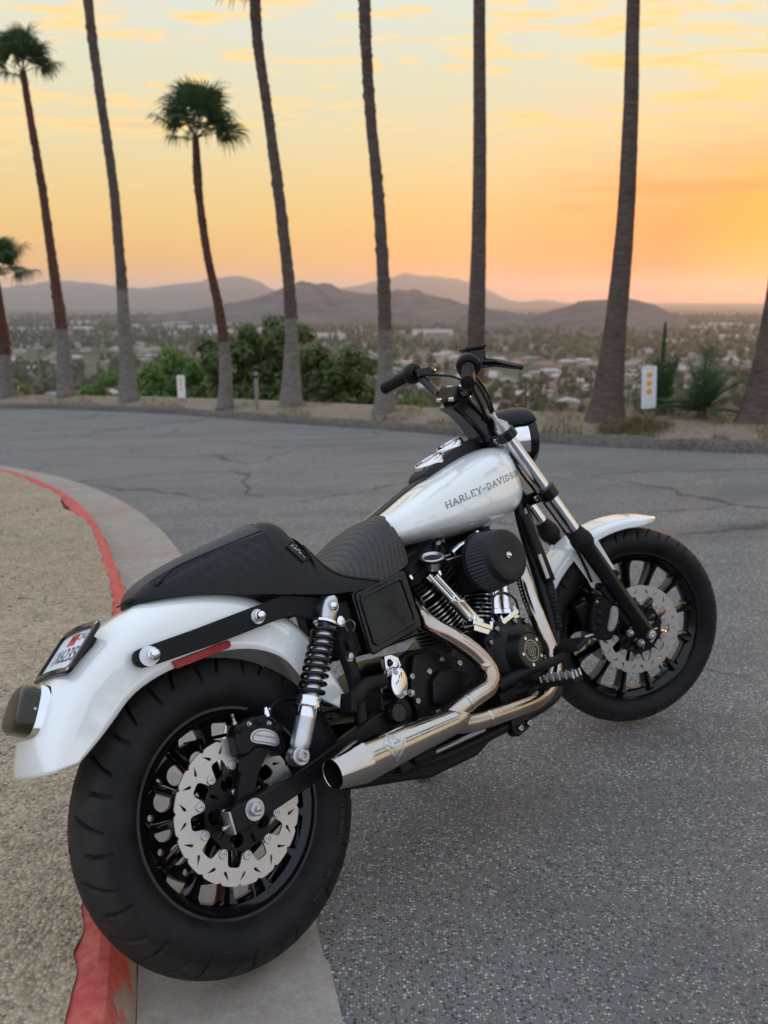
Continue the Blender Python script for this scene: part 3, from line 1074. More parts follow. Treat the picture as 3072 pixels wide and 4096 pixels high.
# ------------------------------------------------------------------ palms along the far side
def mk_trunk(name, c0, c1, ring):
    t = NT(name)
    v = t.coord('Object')
    band = t.noise(t.mapping(v, (1.5, 1.5, ring)), 5, 4, .6)
    bl = t.noise(v, 3, 5, .6)
    c = t.mix(t.ramp(band, [(.35, 0.0), (.7, 1.0)]), c0, c1)
    c = t.mix(t.ramp(bl, [(.5, 0.0), (.75, .5)]), c, tuple(x * .45 for x in c0))
    t.P(base=c, rough=.9, spec=.2, normal=t.bump(band, .7, .03))
    return t.m
TR_BROWN = mk_trunk('palm_bark_brown', (.060, .030, .022), (.155, .070, .046), 9)
TR_GREY = mk_trunk('palm_bark_gray', (.13, .115, .10), (.24, .215, .19), 5)
TR_DARK = mk_trunk('palm_bark_dark', (.075, .055, .045), (.15, .115, .095), 9)

def fan_mesh(seed):
    """one fan frond along +X, stalk first, leaflets splayed and drooping"""
    rng = random.Random(seed)
    mb = MB(); vals = []
    st = .72
    pts = [Vector((st * k / 4, 0, .05 * math.sin(k / 4 * 2.2))) for k in range(5)]
    mb.tube(pts, [.016, .013, .011, .009, .008], 5); vals += [.1] * len(mb.f)
    hub = pts[-1]
    n = 38
    for i in range(n):
        a = (i / (n - 1) - .5) * R(260)
        Ln = .62 * (1 - .22 * abs(a) / R(125)) * rng.uniform(.9, 1.08)
        d = Vector((math.cos(a), math.sin(a), .10 * math.cos(a) + .05 * rng.uniform(-1, 1)))
        sd = Vector((-math.sin(a), math.cos(a), 0)) * .024
        p1 = hub + d * Ln * .55; p2 = hub + d * Ln * .8 + Vector((0, 0, -.05)); p3 = hub + d * Ln + Vector((0, 0, -.24 * rng.uniform(.5, 1.6)))
        mb.add([hub, p1 - sd, p1 + sd, p2 - sd * .6, p2 + sd * .6, p3], [(0, 1, 2), (1, 3, 4, 2), (3, 5, 4)])
        vals += [rng.random()] * 3
    me_o = mb.build('frond', FROND, None, flat=True)
    set_leaf_tone(me_o, vals)
    me = me_o.data
    bpy.data.objects.remove(me_o)
    return me
FANS = [fan_mesh(100 + i) for i in range(4)]

def palm(y, pts, split, mats, label, seed, crown=None, ragged=.010):
    """pts: (x, z, radius) up the trunk; split = height where bark changes"""
    rng = random.Random(seed)
    bx, bz, br = pts[0]
    root = empty('palm_tree', (bx, y, bz))
    P_, rr = catmull([Vector((p[0] - bx, 0, p[1] - bz)) for p in pts], [p[2] for p in pts], 26)
    mb = MB(); rings = []; seg = 18
    dz = []
    for i, (p, r) in enumerate(zip(P_, rr)):
        up = p.z + bz > split
        ring = []
        r = r * (1 + (.045 if up else .015) * (1 if i % 3 == 0 else -.3))
        flare = 1 + .32 * math.exp(-p.z / .22)
        for k in range(seg):
            a = 2 * PI * k / seg
            jag = 1 + (.13 if up else .045) * noise.noise((math.cos(a) * 2.2 + seed, math.sin(a) * 2.2, p.z * (7 if up else 3)))
            jag += (.20 if up else .02) * (rng.random() < .22) * rng.random()
            ring.append((p.x + math.cos(a) * r * flare * jag, math.sin(a) * r * flare * jag, p.z - (.25 if i == 0 else 0)))
        rings.append(ring); dz.append(up)
    n = seg
    vs = [q for r_ in rings for q in r_]
    for i in range(len(rings) - 1):
        mb.cur = 1 if dz[i] else 0
        mb.add([], [])
        for k in range(n):
            k2 = (k + 1) % n
            mb.f.append((i * n + k, i * n + k2, (i + 1) * n + k2, (i + 1) * n + k)); mb.mi.append(mb.cur)
    mb.v = vs
    mb.build('trunk', mats, root, sharp=60)
    if crown:
        c = Vector((crown[0] - bx, 0, crown[1] - bz)); s = crown[2]; nfr = crown[3]
        for i in range(nfr):
            az = i * 2.39996 + rng.uniform(-.25, .25)
            el = crown[4] + (crown[5] - crown[4]) * ((i + .5) / nfr) + rng.uniform(-.12, .12)
            o = bpy.data.objects.new('frond', FANS[i % 4])
            COL.objects.link(o); o.parent = root
            o.location = P_[-1] - Vector((0, 0, .03))
            roll = rng.uniform(-.4, .4)
            o.rotation_euler = (Matrix.Rotation(az, 3, 'Z') @ Matrix.Rotation(-el, 3, 'Y') @ Matrix.Rotation(roll, 3, 'X')).to_euler()
            k = s * rng.uniform(.85, 1.1)
            o.scale = (k, k, k)
    return tag(root, label, 'palm', 'palm trees along the outer kerb')
TRB = [TR_GREY, TR_BROWN]; TRD = [TR_DARK, TR_DARK]; TRG = [TR_GREY, TR_DARK]
palm(22.64, [(-9.91, -1.22, .206), (-9.80, .16, .155), (-9.81, .86, .13), (-9.86, 1.95, .094)], -.05, TRB,
     'short palm with reddish trunk beside the yellow green shrub', 1, (-9.75, 2.3, .90, 15, .0, 1.25))
palm(21.66, [(-7.97, -1.11, .209), (-7.94, -.24, .172), (-7.91, .6, .142), (-8.0, 2.3, .106), (-8.09, 3.98, .093), (-8.21, 5.4, .081), (-8.29, 6.45, .069)], .62, TRB,
     'tall thin palm with fan crown, reddish trunk, gray base', 2, (-8.18, 7.05, .80, 15, .05, 1.35))
palm(19.53, [(-5.75, -.93, .22), (-5.75, .23, .155), (-5.74, 1.82, .111), (-5.77, 3.73, .099), (-5.91, 5.54, .092), (-6.02, 7.27, .094), (-6.05, 9.6, .09)], 1.5, TRG,
     'tall palm trunk between the reddish fan palm and the white marker sign', 3, (-6.05, 9.9, 1.1, 14, -.2, 1.3))
palm(16.6, [(-3.05, -.69, .143), (-3.02, .4, .105), (-3.1, 1.26, .087), (-3.25, 2.09, .073), (-3.35, 3.06, .067), (-3.37, 3.57, .079), (-3.37, 4.2, .05)], .55, TRB,
     'short bent palm with full fan crown and red brown trunk', 4, (-3.30, 4.66, .78, 17, .0, 1.30))
palm(15.77, [(-1.71, -.6, .212), (-1.66, .62, .12), (-1.69, 1.74, .102), (-1.83, 3.28, .092), (-1.98, 4.6, .082), (-2.09, 5.45, .085), (-2.12, 6.14, .091), (-2.12, 6.75, .09)], 1.0, TRG,
     'palm trunk with wide flared base in front of the dark green tree', 5, (-1.95, 7.0, 1.05, 16, -.25, 1.25))
palm(13.81, [(0.0, -.44, .163), (.02, .57, .113), (-.01, 1.7, .093), (-.1, 3.04, .084), (-.2, 4.01, .079), (-.26, 4.94, .081), (-.28, 5.55, .086), (-.29, 7.4, .085)], .9, TRG,
     'curving palm trunk beside the handlebar grip', 6, (-.29, 7.7, 1.0, 14, -.2, 1.3))
palm(12.69, [(1.31, -.34, .164), (1.33, 1.03, .123), (1.33, 2.3, .101), (1.31, 3.51, .089), (1.26, 5.21, .079), (1.23, 7.1, .078)], 9, TRD,
     'straight dark palm trunk rising behind the brake lever', 7, (1.23, 7.4, 1.0, 14, -.2, 1.3))
palm(11.17, [(2.87, -.21, .223), (2.93, 1.07, .135), (2.97, 2.3, .108), (2.95, 3.56, .089), (2.9, 4.75, .075), (2.86, 6.6, .072)], 9, TRD,
     'thick dark palm trunk beside the three dot sign', 8, (2.86, 6.9, 1.0, 14, -.2, 1.3))
palm(10.42, [(4.54, -.12, .236), (4.57, .77, .143), (4.61, 1.62, .119), (4.60, 3.13, .094), (4.55, 6.0, .08)], 9, TRD,
     'leaning palm trunk beyond the dwarf palms, nearest the low sun', 9, (4.55, 6.3, 1.0, 14, -.2, 1.3))

for i, (x, y, hgt_p, bend, lab) in enumerate(((6.4, 9.0, 6.2, .25, 'first palm round the bend past the low sun'), (8.8, 7.8, 5.6, -.3, 'bent palm second round the bend past the low sun'),
        (11.4, 6.2, 6.8, .2, 'tall palm third round the bend past the low sun'), (13.4, 4.2, 5.0, -.2, 'short palm fourth round the bend past the low sun'),
        (14.6, 1.6, 6.6, .35, 'palm fifth round the bend past the low sun'), (14.9, -1.2, 6.0, -.15, 'palm sixth round the bend past the low sun'), (14.7, -4.4, 6.9, .2, 'last palm of the row round the bend'))):
    z0 = hz(x, y)
    palm(y, [(x, z0, .2), (x + bend * .3, z0 + 1.2, .14), (x + bend, z0 + hgt_p * .55, .10), (x + bend * .7, z0 + hgt_p, .085)], z0 + 1.2, TRG, lab, 20 + i, (x + bend * .7, z0 + hgt_p + .3, 1.0, 16, -.25, 1.3))

# ------------------------------------------------------------------ marker signs and post
SIGNW = simple('sign_white', (.74, .75, .74), .45, var=.05, vscale=9)
AMBER = simple('amber_reflector', (.85, .36, .03), .3)
GALV = simple('galvanised_post', (.20, .21, .21), .55, .5, var=.2, vscale=20)
def marker_sign(base, top, w, hgt_, ndots, roll, label, dotr, yaw):
    root = empty('marker_sign', base, (0, 0, yaw))
    zc = top - hgt_ / 2 - base[2]
    def pl(x, y, t): 
        c, s = math.cos(roll), math.sin(roll)
        return (x * c - y * s, t - .002, zc + x * s + y * c)
    r = w * .14
    loop = []
    for cx, cy, a0 in ((w / 2 - r, hgt_ / 2 - r, 0), (-w / 2 + r, hgt_ / 2 - r, 90), (-w / 2 + r, -hgt_ / 2 + r, 180), (w / 2 - r, -hgt_ / 2 + r, 270)):
        for k in range(5):
            a = R(a0 + k * 22.5); loop.append((cx + r * math.cos(a), cy + r * math.sin(a)))
    MB().plate(loop, [], pl, .004).build('panel', SIGNW, root)
    for i in range(ndots):
        cy = (1 - i) * hgt_ * .195 + hgt_ * .10
        MB().plate(circ(dotr, 20, 0, cy), [], lambda x, y, t: pl(x, y, t - .007), .005).build('reflector', AMBER, root)
    for sx in (-.2, .2):
        for sy in (-.44, .45):
            MB().plate(circ(.006 * w / .18, 8, sx * w, sy * hgt_), [], lambda x, y, t: pl(x, y, t - .005), .003).build('bolt_hole', GALV, root)
    MB().box((.0, .03, (zc + hgt_ * .45 - .3) / 2), (.05, .03, zc + hgt_ * .45 + .3)).build('post', GALV, root)
    return tag(root, label, 'sign', 'white marker signs on the verge')
marker_sign((-4.30, 18.4, hz(-4.3, 18.4)), -.19, .176, .48, 3, 0, 'white marker sign standing before the bright green bushy tree', .030, R(-8))
marker_sign((3.32, 10.87, hz(3.32, 10.87)), .57, .205, .53, 3, R(3), 'white marker sign with three amber dots beside the dwarf palms', .036, R(14))
root = empty('delineator_post', (-2.34, 15.9, hz(-2.34, 15.9)))
MB().lathe((0, 0, -.2), (0, 0, 1), [(0, .036), (hz(0, 0) * 0 + .09 - hz(-2.34, 15.9) + .17, .034), (.09 - hz(-2.34, 15.9) + .2, .02)], 12).build('post', GALV, root)
MB().lathe((0, 0, .09 - hz(-2.34, 15.9) - .12), (0, 0, 1), [(0, .037), (.05, .037)], 12).build('band', SATIN, root)
tag(root, 'bare gray round post standing between two palm trunks', 'post')

# ------------------------------------------------------------------ the town in the valley
def house_mesh(w, d, h, rh, hip, wallm, roofm):
    mb = MB()
    mb.box((0, 0, h / 2), (w, d, h))
    # garage wing
    mb.box((w * .42, -d * .42, h * .45), (w * .42, d * .5, h * .9))
    # windows and door openings as dark insets proud of the wall
    mb.cur = 1
    for x in (-.3, -.05, .15):
        mb.box((x * w, -d / 2 - .03, h * .55), (w * .11, .08, h * .36))
    mb.box((w * .42, -d * .67 - .03, h * .4), (w * .27, .08, h * .66))
    wall = mb.build('house', [wallm, WINDK])
    rb = MB()
    o = .6
    def roof(cx, cy, W, D, z, rh, hip):
        hx = W / 2 - (D / 2 * hip)
        vs = [(cx - W / 2, cy - D / 2, z), (cx + W / 2, cy - D / 2, z), (cx + W / 2, cy + D / 2, z), (cx - W / 2, cy + D / 2, z), (cx - hx, cy, z + rh), (cx + hx, cy, z + rh)]
        rb.add(vs, [(0, 1, 5, 4), (2, 3, 4, 5), (1, 2, 5), (3, 0, 4), (3, 2, 1, 0)])
    roof(0, 0, w + 2 * o, d + 2 * o, h + .02, rh, hip)
    roof(w * .42, -d * .42, w * .42 + 2 * o, d * .5 + 2 * o, h * .9 + .05, rh * .8, .8)
    rf = rb.build('roof', roofm)
    a, b = wall.data, rf.data
    bpy.data.objects.remove(wall); bpy.data.objects.remove(rf)
    return a, b
WINDK = simple('dark_window', (.03, .035, .04), .2)
WALLS = [simple('stucco_' + n, c, .9) for n, c in (('cream', (.42, .37, .30)), ('white', (.56, .54, .50)), ('tan', (.31, .25, .19)), ('gray', (.28, .27, .255)))]
ROOFS = [simple('roof_' + n, c, .9) for n, c in (('brown', (.13, .10, .08)), ('gray', (.22, .21, .20)), ('pale', (.36, .33, .30)), ('tile', (.24, .13, .085)))]
HOUSES = []
_r = random.Random(77)
COLN = ('cream', 'white', 'tan', 'gray'); ROFN = ('brown', 'gray', 'pale', 'red tiled')
for i in range(16):
    w_, d_ = _r.uniform(13, 20), _r.uniform(9, 13)
    HOUSES.append((house_mesh(w_, d_, _r.uniform(2.8, 3.4), _r.uniform(1.6, 2.6), _r.choice((.55, .8, 0.0)), WALLS[i % 4], ROOFS[i // 4]), COLN[i % 4], ROFN[i // 4]))

def valley_spot(rng, d0, d1, a0=-.50, a1=.52):
    d = math.sqrt(rng.uniform(d0 * d0, d1 * d1)); a = rng.uniform(a0, a1)
    return a * d, d
def clear_of(x, y, lst, r):
    return all((x - p[0]) ** 2 + (y - p[1]) ** 2 > r * r for p in lst)
rng = random.Random(5)
spots = []
tries = 0
while len(spots) < 285 and tries < 20000:
    tries += 1
    x, y = valley_spot(rng, 430, 1080)
    if noise.noise((x * .006, y * .006, 9)) < -.22: continue
    if clear_of(x, y, spots, 26): spots.append((x, y))
for (x, y) in spots:
    (wm, rm), cn, rn = rng.choice(HOUSES)
    o = bpy.data.objects.new('house', wm); COL.objects.link(o)
    o.location = (x, y, VALLEY - .2); o.rotation_euler = (0, 0, rng.choice((0, .4, 1.57, 2.0)) + rng.uniform(-.15, .15) + (PI if rng.random() < .3 else 0))
    r_ = bpy.data.objects.new('roof', rm); COL.objects.link(r_); r_.parent = o
    tag(o, '%s walled low house with %s roof among the valley trees' % (cn, rn), 'house', 'houses of the valley town, %s with %s roof' % (cn, rn))
# farther roofs: too many to tell apart
mb = MB()
for _ in range(4000):
    x, y = valley_spot(rng, 1085, 4200, -.95, .95)
    if noise.noise((x * .0022, y * .0022, 3)) < -.12: continue
    w_, d_, h_ = rng.uniform(12, 22), rng.uniform(9, 14), rng.uniform(3, 4.5)
    a = rng.choice((0, .4, 1.57)) + rng.uniform(-.1, .1)
    M_ = Matrix.Rotation(a, 3, 'Z')
    mb.cur = 0
    mb.box((x, y, VALLEY + h_ / 2 - .2), (w_, d_, h_), M_)
    mb.cur = rng.choice((1, 2, 2, 3))
    z = VALLEY + h_ - .18
    vs = [Vector((x, y, z)) + M_ @ Vector(q) for q in ((-w_ / 2 - .5, -d_ / 2 - .5, 0), (w_ / 2 + .5, -d_ / 2 - .5, 0), (w_ / 2 + .5, d_ / 2 + .5, 0), (-w_ / 2 - .5, d_ / 2 + .5, 0), (-w_ / 4, 0, 2), (w_ / 4, 0, 2))]
    mb.add(vs, [(0, 1, 5, 4), (2, 3, 4, 5), (1, 2, 5), (3, 0, 4)])
tag(mb.build('distant_town', [WALLS[0], ROOFS[0], ROOFS[1], ROOFS[2]], flat=True), 'pale rooftops of the far town in the valley haze', 'town', None, 'stuff')
# long pale commercial buildings
for i in range(26):
    x, y = valley_spot(rng, 1300, 2500, -.45, .5)
    L_, D_, H_ = rng.uniform(50, 130), rng.uniform(30, 60), rng.uniform(7, 11)
    root = empty('warehouse', (x, y, VALLEY - .2), (0, 0, rng.uniform(-.2, .2)))
    mb = MB(); mb.box((0, 0, H_ / 2), (L_, D_, H_)); mb.build('wall', WALLS[1], root)
    mb = MB(); mb.box((0, 0, H_ + .15), (L_ + .6, D_ + .6, .3)); mb.build('roof', ROOFS[2], root)
    mb = MB(); mb.box((L_ * .1, -D_ / 2 - .1, 2.2), (L_ * .6, .25, 2.6)); mb.build('window_band', WINDK, root)
    tag(root, 'long pale flat roofed warehouse far off in the valley', 'warehouse', 'warehouses far off in the valley')

def valley_tree_mesh(seed, kind):
    rng = random.Random(seed)
    if kind == 0:
        bl = [(rng.uniform(-1.6, 1.6), rng.uniform(-1.6, 1.6), rng.uniform(3.6, 6.0), rng.uniform(1.8, 2.8), rng.uniform(1.8, 2.8), rng.uniform(1.5, 2.3)) for _ in range(4)]
        n, s = 420, .62
    elif kind == 1:
        bl = [(0, 0, 3 + 2.4 * k, 2.0 - .42 * k, 2.0 - .42 * k, 2.0) for k in range(4)]
        n, s = 380, .55
    else:
        bl = [(0, 0, 9.6, 1.6, 1.6, .9)]
        n, s = 150, .7
    mb, vals = leaf_cloud(bl, n, s, rng)
    k0 = len(mb.f)
    mb.cyl((0, 0, 0), (0, 0, max(b[2] for b in bl)), .28, .12, 6); vals += [0.0] * (len(mb.f) - k0)
    o = mb.build('valley_tree', VTREE, flat=True); set_leaf_tone(o, vals)
    me = o.data; bpy.data.objects.remove(o); return me
VTREE = mk_leaf('valley_leaf', (.022, .038, .014), (.085, .105, .04))
VT = [(valley_tree_mesh(300 + i, k), k) for i, k in enumerate((0, 0, 0, 0, 1, 1, 2))]
VTL = {0: ('round dark green tree among the valley houses', 'round crowned valley trees'),
       1: ('upright conical dark tree among the valley houses', 'conical valley trees'),
       2: ('thin palm standing among the valley houses', 'thin palms of the valley')}
tsp = []
tries = 0
while len(tsp) < 290 and tries < 30000:
    tries += 1
    x, y = valley_spot(rng, 420, 820)
    if clear_of(x, y, spots, 13) and clear_of(x, y, tsp, 7): tsp.append((x, y))
for (x, y) in tsp:
    me, k = rng.choice(VT)
    o = bpy.data.objects.new('valley_tree', me); COL.objects.link(o)
    s = rng.uniform(.8, 1.55)
    o.location = (x, y, VALLEY - .3); o.rotation_euler = (0, 0, rng.uniform(0, 6.28)); o.scale = (s, s, s)
    tag(o, VTL[k][0], 'tree', VTL[k][1])
# the wooded mass farther off
mb = MB(); vals = []
for _ in range(26000):
    x, y = valley_spot(rng, 430, 3600, -.95, .95)
    if y < 820 and rng.random() < .2: continue
    if noise.noise((x * .004, y * .004, 17)) < -.25: continue
    if y < 1080 and not clear_of(x, y, spots, 11): continue
    s = rng.uniform(2.6, 5.6); hgt2 = rng.uniform(1.0, 1.9) * (1.6 if rng.random() < .15 else 1)
    b = rng.uniform(.0, .7)
    for _k in range(16):
        d = Vector((rng.gauss(0, 1), rng.gauss(0, 1), rng.gauss(0, 1))).normalized()
        p = Vector((x, y, VALLEY + s * hgt2 * .9)) + Vector((d.x * s * .7, d.y * s * .7, d.z * s * hgt2 * .75))
        u = d.orthogonal().normalized(); w = d.cross(u)
        q = s * rng.uniform(.45, .75)
        mb.add([p + u * q, p + w * q, p - u * q * .8 - w * q * .6], [(0, 1, 2)]); vals.append(min(1, max(0, b + .25 * d.z + rng.uniform(-.1, .1))))  # tone gets lighter toward each crown's top, plus random spread
o = mb.build('valley_woods', VTREE, flat=True); set_leaf_tone(o, vals)
tag(o, 'dark tree cover spread through the valley town', 'woods', None, 'stuff')

# ------------------------------------------------------------------ the hazy air
t = NT('haze_air')
t.t.nodes.remove(t.b)
pv = t.n('ShaderNodeVolumePrincipled')
pv.inputs['Color'].default_value = (.87, .865, .91, 1)
pv.inputs['Density'].default_value = .95e-4
pv.inputs['Anisotropy'].default_value = .55
t.link(pv.outputs[0], t.t.nodes['Material Output'].inputs['Volume'])
hb = MB()
hb.box((0, 0, (VALLEY - 4 + 245) / 2), (33000, 33000, 245 - VALLEY + 4))
tag(hb.build('haze', t.m, flat=True), 'thin pale evening haze over the valley', 'haze', None, 'stuff')

# ------------------------------------------------------------------ the motorcycle
# bike frame: X forward, Y left, Z up, origin at the rear axle
RB = Matrix(((.7172111617638547, -.6322421643818712, -.29304947537756965), (.696787205308177, .6447411471851914, .31431901572310883),
             (-.009784679870204996, -.42962623139660633, .9029537980072886)))
PB = Vector((-.3456496, 1.6329460, CAM_H - 1.0595529))
BASE = Vector((.80, 0, -.33))
bike = empty('motorcycle', PB + RB @ BASE, RB.to_euler())
tag(bike, 'white and black cruiser motorcycle leaning on its stand beside the red kerb', 'motorcycle')
RAKE = R(28)
WB = 1.60446
AX0 = Vector((WB, 0, 0)) - Vector((math.cos(RAKE), 0, math.sin(RAKE))) * .06
STEER = Matrix.Rotation(-.57096620482, 3, Vector((-math.sin(RAKE), 0, math.cos(RAKE))))
def BX(p): return p - BASE
def SX(p): return AX0 + STEER @ (p - AX0) - BASE
def V(*a): return Vector(a)

class PB_:
    pass
def part(mb, name, mat, parent=None, steer=False, **k):
    return mb.build(name, mat, parent or bike, SX if steer else BX, **k)

# ---- wheels
def wheel(name, C, steer, Ro, prof, rim, lip, ns, ph, hubw, grooves, label):
    C = Vector(C)
    def p3(r, a, y): return C + Vector((r * math.cos(a), y, r * math.sin(a)))
    root = None
    # rim barrel
    mb = MB()
    hw, rl = lip
    pr = [(-hw, rl), (-hw, rl - .010), (-hw + .004, rl - .013), (-hw + .009, rl - .017), (-hw + .016, rl - .030), (-.010, rl - .036), (.010, rl - .036),
          (hw - .016, rl - .030), (hw - .009, rl - .017), (hw - .004, rl - .013), (hw, rl - .010), (hw, rl), (hw - .004, rl + .001), (hw - .008, rl - .006),
          (0, rl - .020), (-hw + .008, rl - .006), (-hw + .004, rl + .001)]
    mb.lathe(C, (0, 1, 0), pr, 96, closed=True, u=(1, 0, 0))
    root = part(mb, name, GLOSS, None, steer, sharp=35)
    if label: root['label'] = label
    # tyre with cut grooves
    NA = 720
    P2 = []
    half = prof[::-1] + [(-y, r) for (y, r) in prof[1:]] if prof[0][0] == 0 else prof
    dense = []
    for (a, b) in zip(half[:-1], half[1:]):
        L_ = math.hypot(a[0] - b[0], a[1] - b[1]); k = max(1, int(L_ / .0045))
        dense += [(a[0] + (b[0] - a[0]) * i / k, a[1] + (b[1] - a[1]) * i / k) for i in range(k)]
    dense.append(half[-1])
    # soften the polygon
    for _ in range(3):
        dense = [dense[0]] + [((dense[i - 1][0] + 2 * dense[i][0] + dense[i + 1][0]) / 4, (dense[i - 1][1] + 2 * dense[i][1] + dense[i + 1][1]) / 4) for i in range(1, len(dense) - 1)] + [dense[-1]]
    W = max(abs(q[0]) for q in dense)
    ng, gw, gd = grooves
    mb = MB(); rings = []; dust = []
    for i in range(NA):
        a = 2 * PI * i / NA
        ring = []
        for (y, r) in dense:
            u = abs(y) / W
            cut = 0.0
            if r > Ro - .052 and u > .16:
                for kk in (0, 1):
                    side = 1 if y > 0 else -1
                    ngk = ng if kk == 0 else ng
                    off = (0.0 if side > 0 else .5) + (.52 if kk else 0)
                    bend = (.030 + .16 * (u - .15) ** 1.25) if kk == 0 else (.05 + .06 * u)
                    lo, hi = (.16, .93) if kk == 0 else (.52, .99)
                    if not (lo < u < hi) or r < Ro - .05: continue
                    t_ = ((a - bend * (1 if True else -1)) / (2 * PI) * ngk + off) % 1.0
                    d = min(t_, 1 - t_) * 2 * PI / ngk * Ro
                    if d < gw:
                        fade = min(1, (u - lo) / .06, (hi - u) / .05)
                        cut = max(cut, gd * fade * min(1, (gw - d) / (gw * .35)))
            ring.append(p3(r - cut, a, y)); dust.append(min(1, max(0, (r - (Ro - .040)) / .02)) * (1 - min(1, cut / gd * 1.6)))  # tread dust; groove colour left darker to deepen their contrast
        rings.append(ring)
    rings.append(rings[0])
    n = len(dense)
    vs = [q for r_ in rings[:-1] for q in r_]
    fs = [(i * n + k, i * n + k + 1, ((i + 1) % NA) * n + k + 1, ((i + 1) % NA) * n + k) for i in range(NA) for k in range(n - 1)]
    mb.add(vs, fs)
    ty = part(mb, 'tyre', RUBBER, root, steer, sharp=50)
    ty.data.attributes.new('dust', 'FLOAT', 'POINT').data.foreach_set('value', dust)
    # spokes
    r0, r1 = .040, rl - .033
    for s in range(ns):
        a = ph + 2 * PI * s / ns
        er = Vector((math.cos(a), 0, math.sin(a))); et = Vector((-math.sin(a), 0, math.cos(a))); ey = Vector((0, 1, 0))
        mb = MB(); rg = []
        for (u, w, dpt) in ((0, .013, .034), (.15, .0085, .030), (.5, .0075, .026), (.82, .009, .028), (.95, .013, .032), (1.0, .021, .036)):
            c = C + er * (r0 + (r1 - r0) * u)
            rg.append([c + et * w + ey * dpt * .55, c + et * w * .45 + ey * dpt, c - et * w * .45 + ey * dpt, c - et * w + ey * dpt * .55,
                       c - et * w - ey * dpt * .55, c - et * w * .45 - ey * dpt, c + et * w * .45 - ey * dpt, c + et * w - ey * dpt * .55])
        mb.loft(rg)
        part(mb, 'spoke', GLOSS, root, steer, sharp=25)
    mb = MB()
    mb.lathe(C, (0, 1, 0), [(-hubw, .0), (-hubw, .030), (-hubw + .012, .036), (-.03, .043), (.03, .043), (hubw - .012, .036), (hubw, .030), (hubw, 0)], 40, u=(1, 0, 0))
    part(mb, 'hub', SATIN, root, steer)
    # valve stem
    mb = MB()
    a = ph + 2 * PI * (ns * .5 + .28) / ns if not steer else R(-62)
    mb.cyl(p3(rl - .034, a, -.006), p3(rl - .066, a, -.014), .0042, .0036, 10)
    mb.cyl(p3(rl - .055, a, -.011), p3(rl - .068, a, -.015), .0056, None, 10)
    part(mb, 'valve_stem', STEEL, root, steer)
    return root

def brake_disc(root, C, y, steer, side, bph, nb=10, Rd=.146, Rbolt=.0906):
    C = Vector(C)
    outer = []
    for i in range(240):
        a = 2 * PI * i / 240
        outer.append(((Rd + .0006 - .0050 * max(0, math.cos(a * 20)) ** 8) * math.cos(a), (Rd + .0006 - .0050 * max(0, math.cos(a * 20)) ** 8) * math.sin(a)))
    innr = []
    for i in range(240):
        a = 2 * PI * i / 240
        t_ = ((a - bph) / (2 * PI) * nb) % 1.0
        d = min(t_, 1 - t_) * 2 * PI / nb
        bmp = 1 / (1 + math.exp((d - .15) / .018))
        r = .1115 - .029 * bmp
        innr.append((r * math.cos(a), r * math.sin(a)))
    holes = [innr[::-1]]
    for k in range(22):
        a = bph + 2 * PI * (k + .5) / 22
        tw = .65 if k % 2 else -.65
        rc = .1285
        cx, cy = rc * math.cos(a), rc * math.sin(a)
        d = a + tw
        ux, uy = math.cos(d), math.sin(d); wx, wy = -uy, ux
        pts = [(.0115, 0), (-.006, .0034), (-.0095, .0022), (-.0105, 0), (-.0095, -.0022), (-.006, -.0034)]
        holes.append([(cx + ux * p + wx * q, cy + uy * p + wy * q) for p, q in pts][::-1])
    to3 = lambda x, z, t_: C + Vector((x, y + t_ - .0025, z))
    mb = MB(); mb.plate(outer, holes, to3, .005)
    part(mb, 'brake_disc', DISCM, root, steer, sharp=30)
    # black carrier
    oc = []
    for i in range(200):
        a = 2 * PI * i / 200
        t_ = ((a - bph) / (2 * PI) * nb) % 1.0
        d = min(t_, 1 - t_) * 2 * PI / nb
        bmp = 1 / (1 + math.exp((d - .10) / .02))
        r = .079 + .010 * bmp
        oc.append((r * math.cos(a), r * math.sin(a)))
    hl = [circ(.026, 32, cw=True)]
    for k in range(5):
        a = bph + 2 * PI * (k + .25) / 5
        hl.append(circ(.0155, 18, .0585 * math.cos(a), .0585 * math.sin(a), cw=True))
    for k in range(5):
        a = bph + 2 * PI * (k + .75) / 5
        lp = []
        for q in range(10):
            b = 2 * PI * q / 10
            ex, ey = .011 * math.cos(b), .0045 * math.sin(b)
            lp.append((.064 * math.cos(a) + ex * math.cos(a) - ey * math.sin(a), .064 * math.sin(a) + ex * math.sin(a) + ey * math.cos(a)))
        hl.append(lp[::-1])
    mb = MB(); mb.plate(oc, hl, lambda x, z, t_: C + Vector((x, y + t_ - .004, z)), .008)
    part(mb, 'disc_carrier', SATIN, root, steer, sharp=30)
    for k in range(nb):
        a = bph + 2 * PI * k / nb
        c = C + Vector((Rbolt * math.cos(a), y, Rbolt * math.sin(a)))
        o = Vector((0, side, 0))
        mb = MB(); mb.lathe(c - o * .002, o, [(0, .0098), (.0075, .0098), (.009, .0088), (.009, .0068), (.0070, .0062), (.0070, .0042), (.0095, .0042), (.0095, .0022), (.005, .0020), (.005, .0)], 18)
        part(mb, 'disc_bolt', ALU, root, steer)
    for k in range(5):
        a = bph + .2 + 2 * PI * k / 5
        c = C + Vector((.038 * math.cos(a), y + side * .004, .038 * math.sin(a)))
        o = Vector((0, side, 0))
        mb = MB(); mb.lathe(c, o, [(0, .0068), (.007, .0068), (.009, .0050), (.009, .003), (.006, .003), (.006, 0)], 12)
        part(mb, 'hub_bolt', STEEL, root, steer)

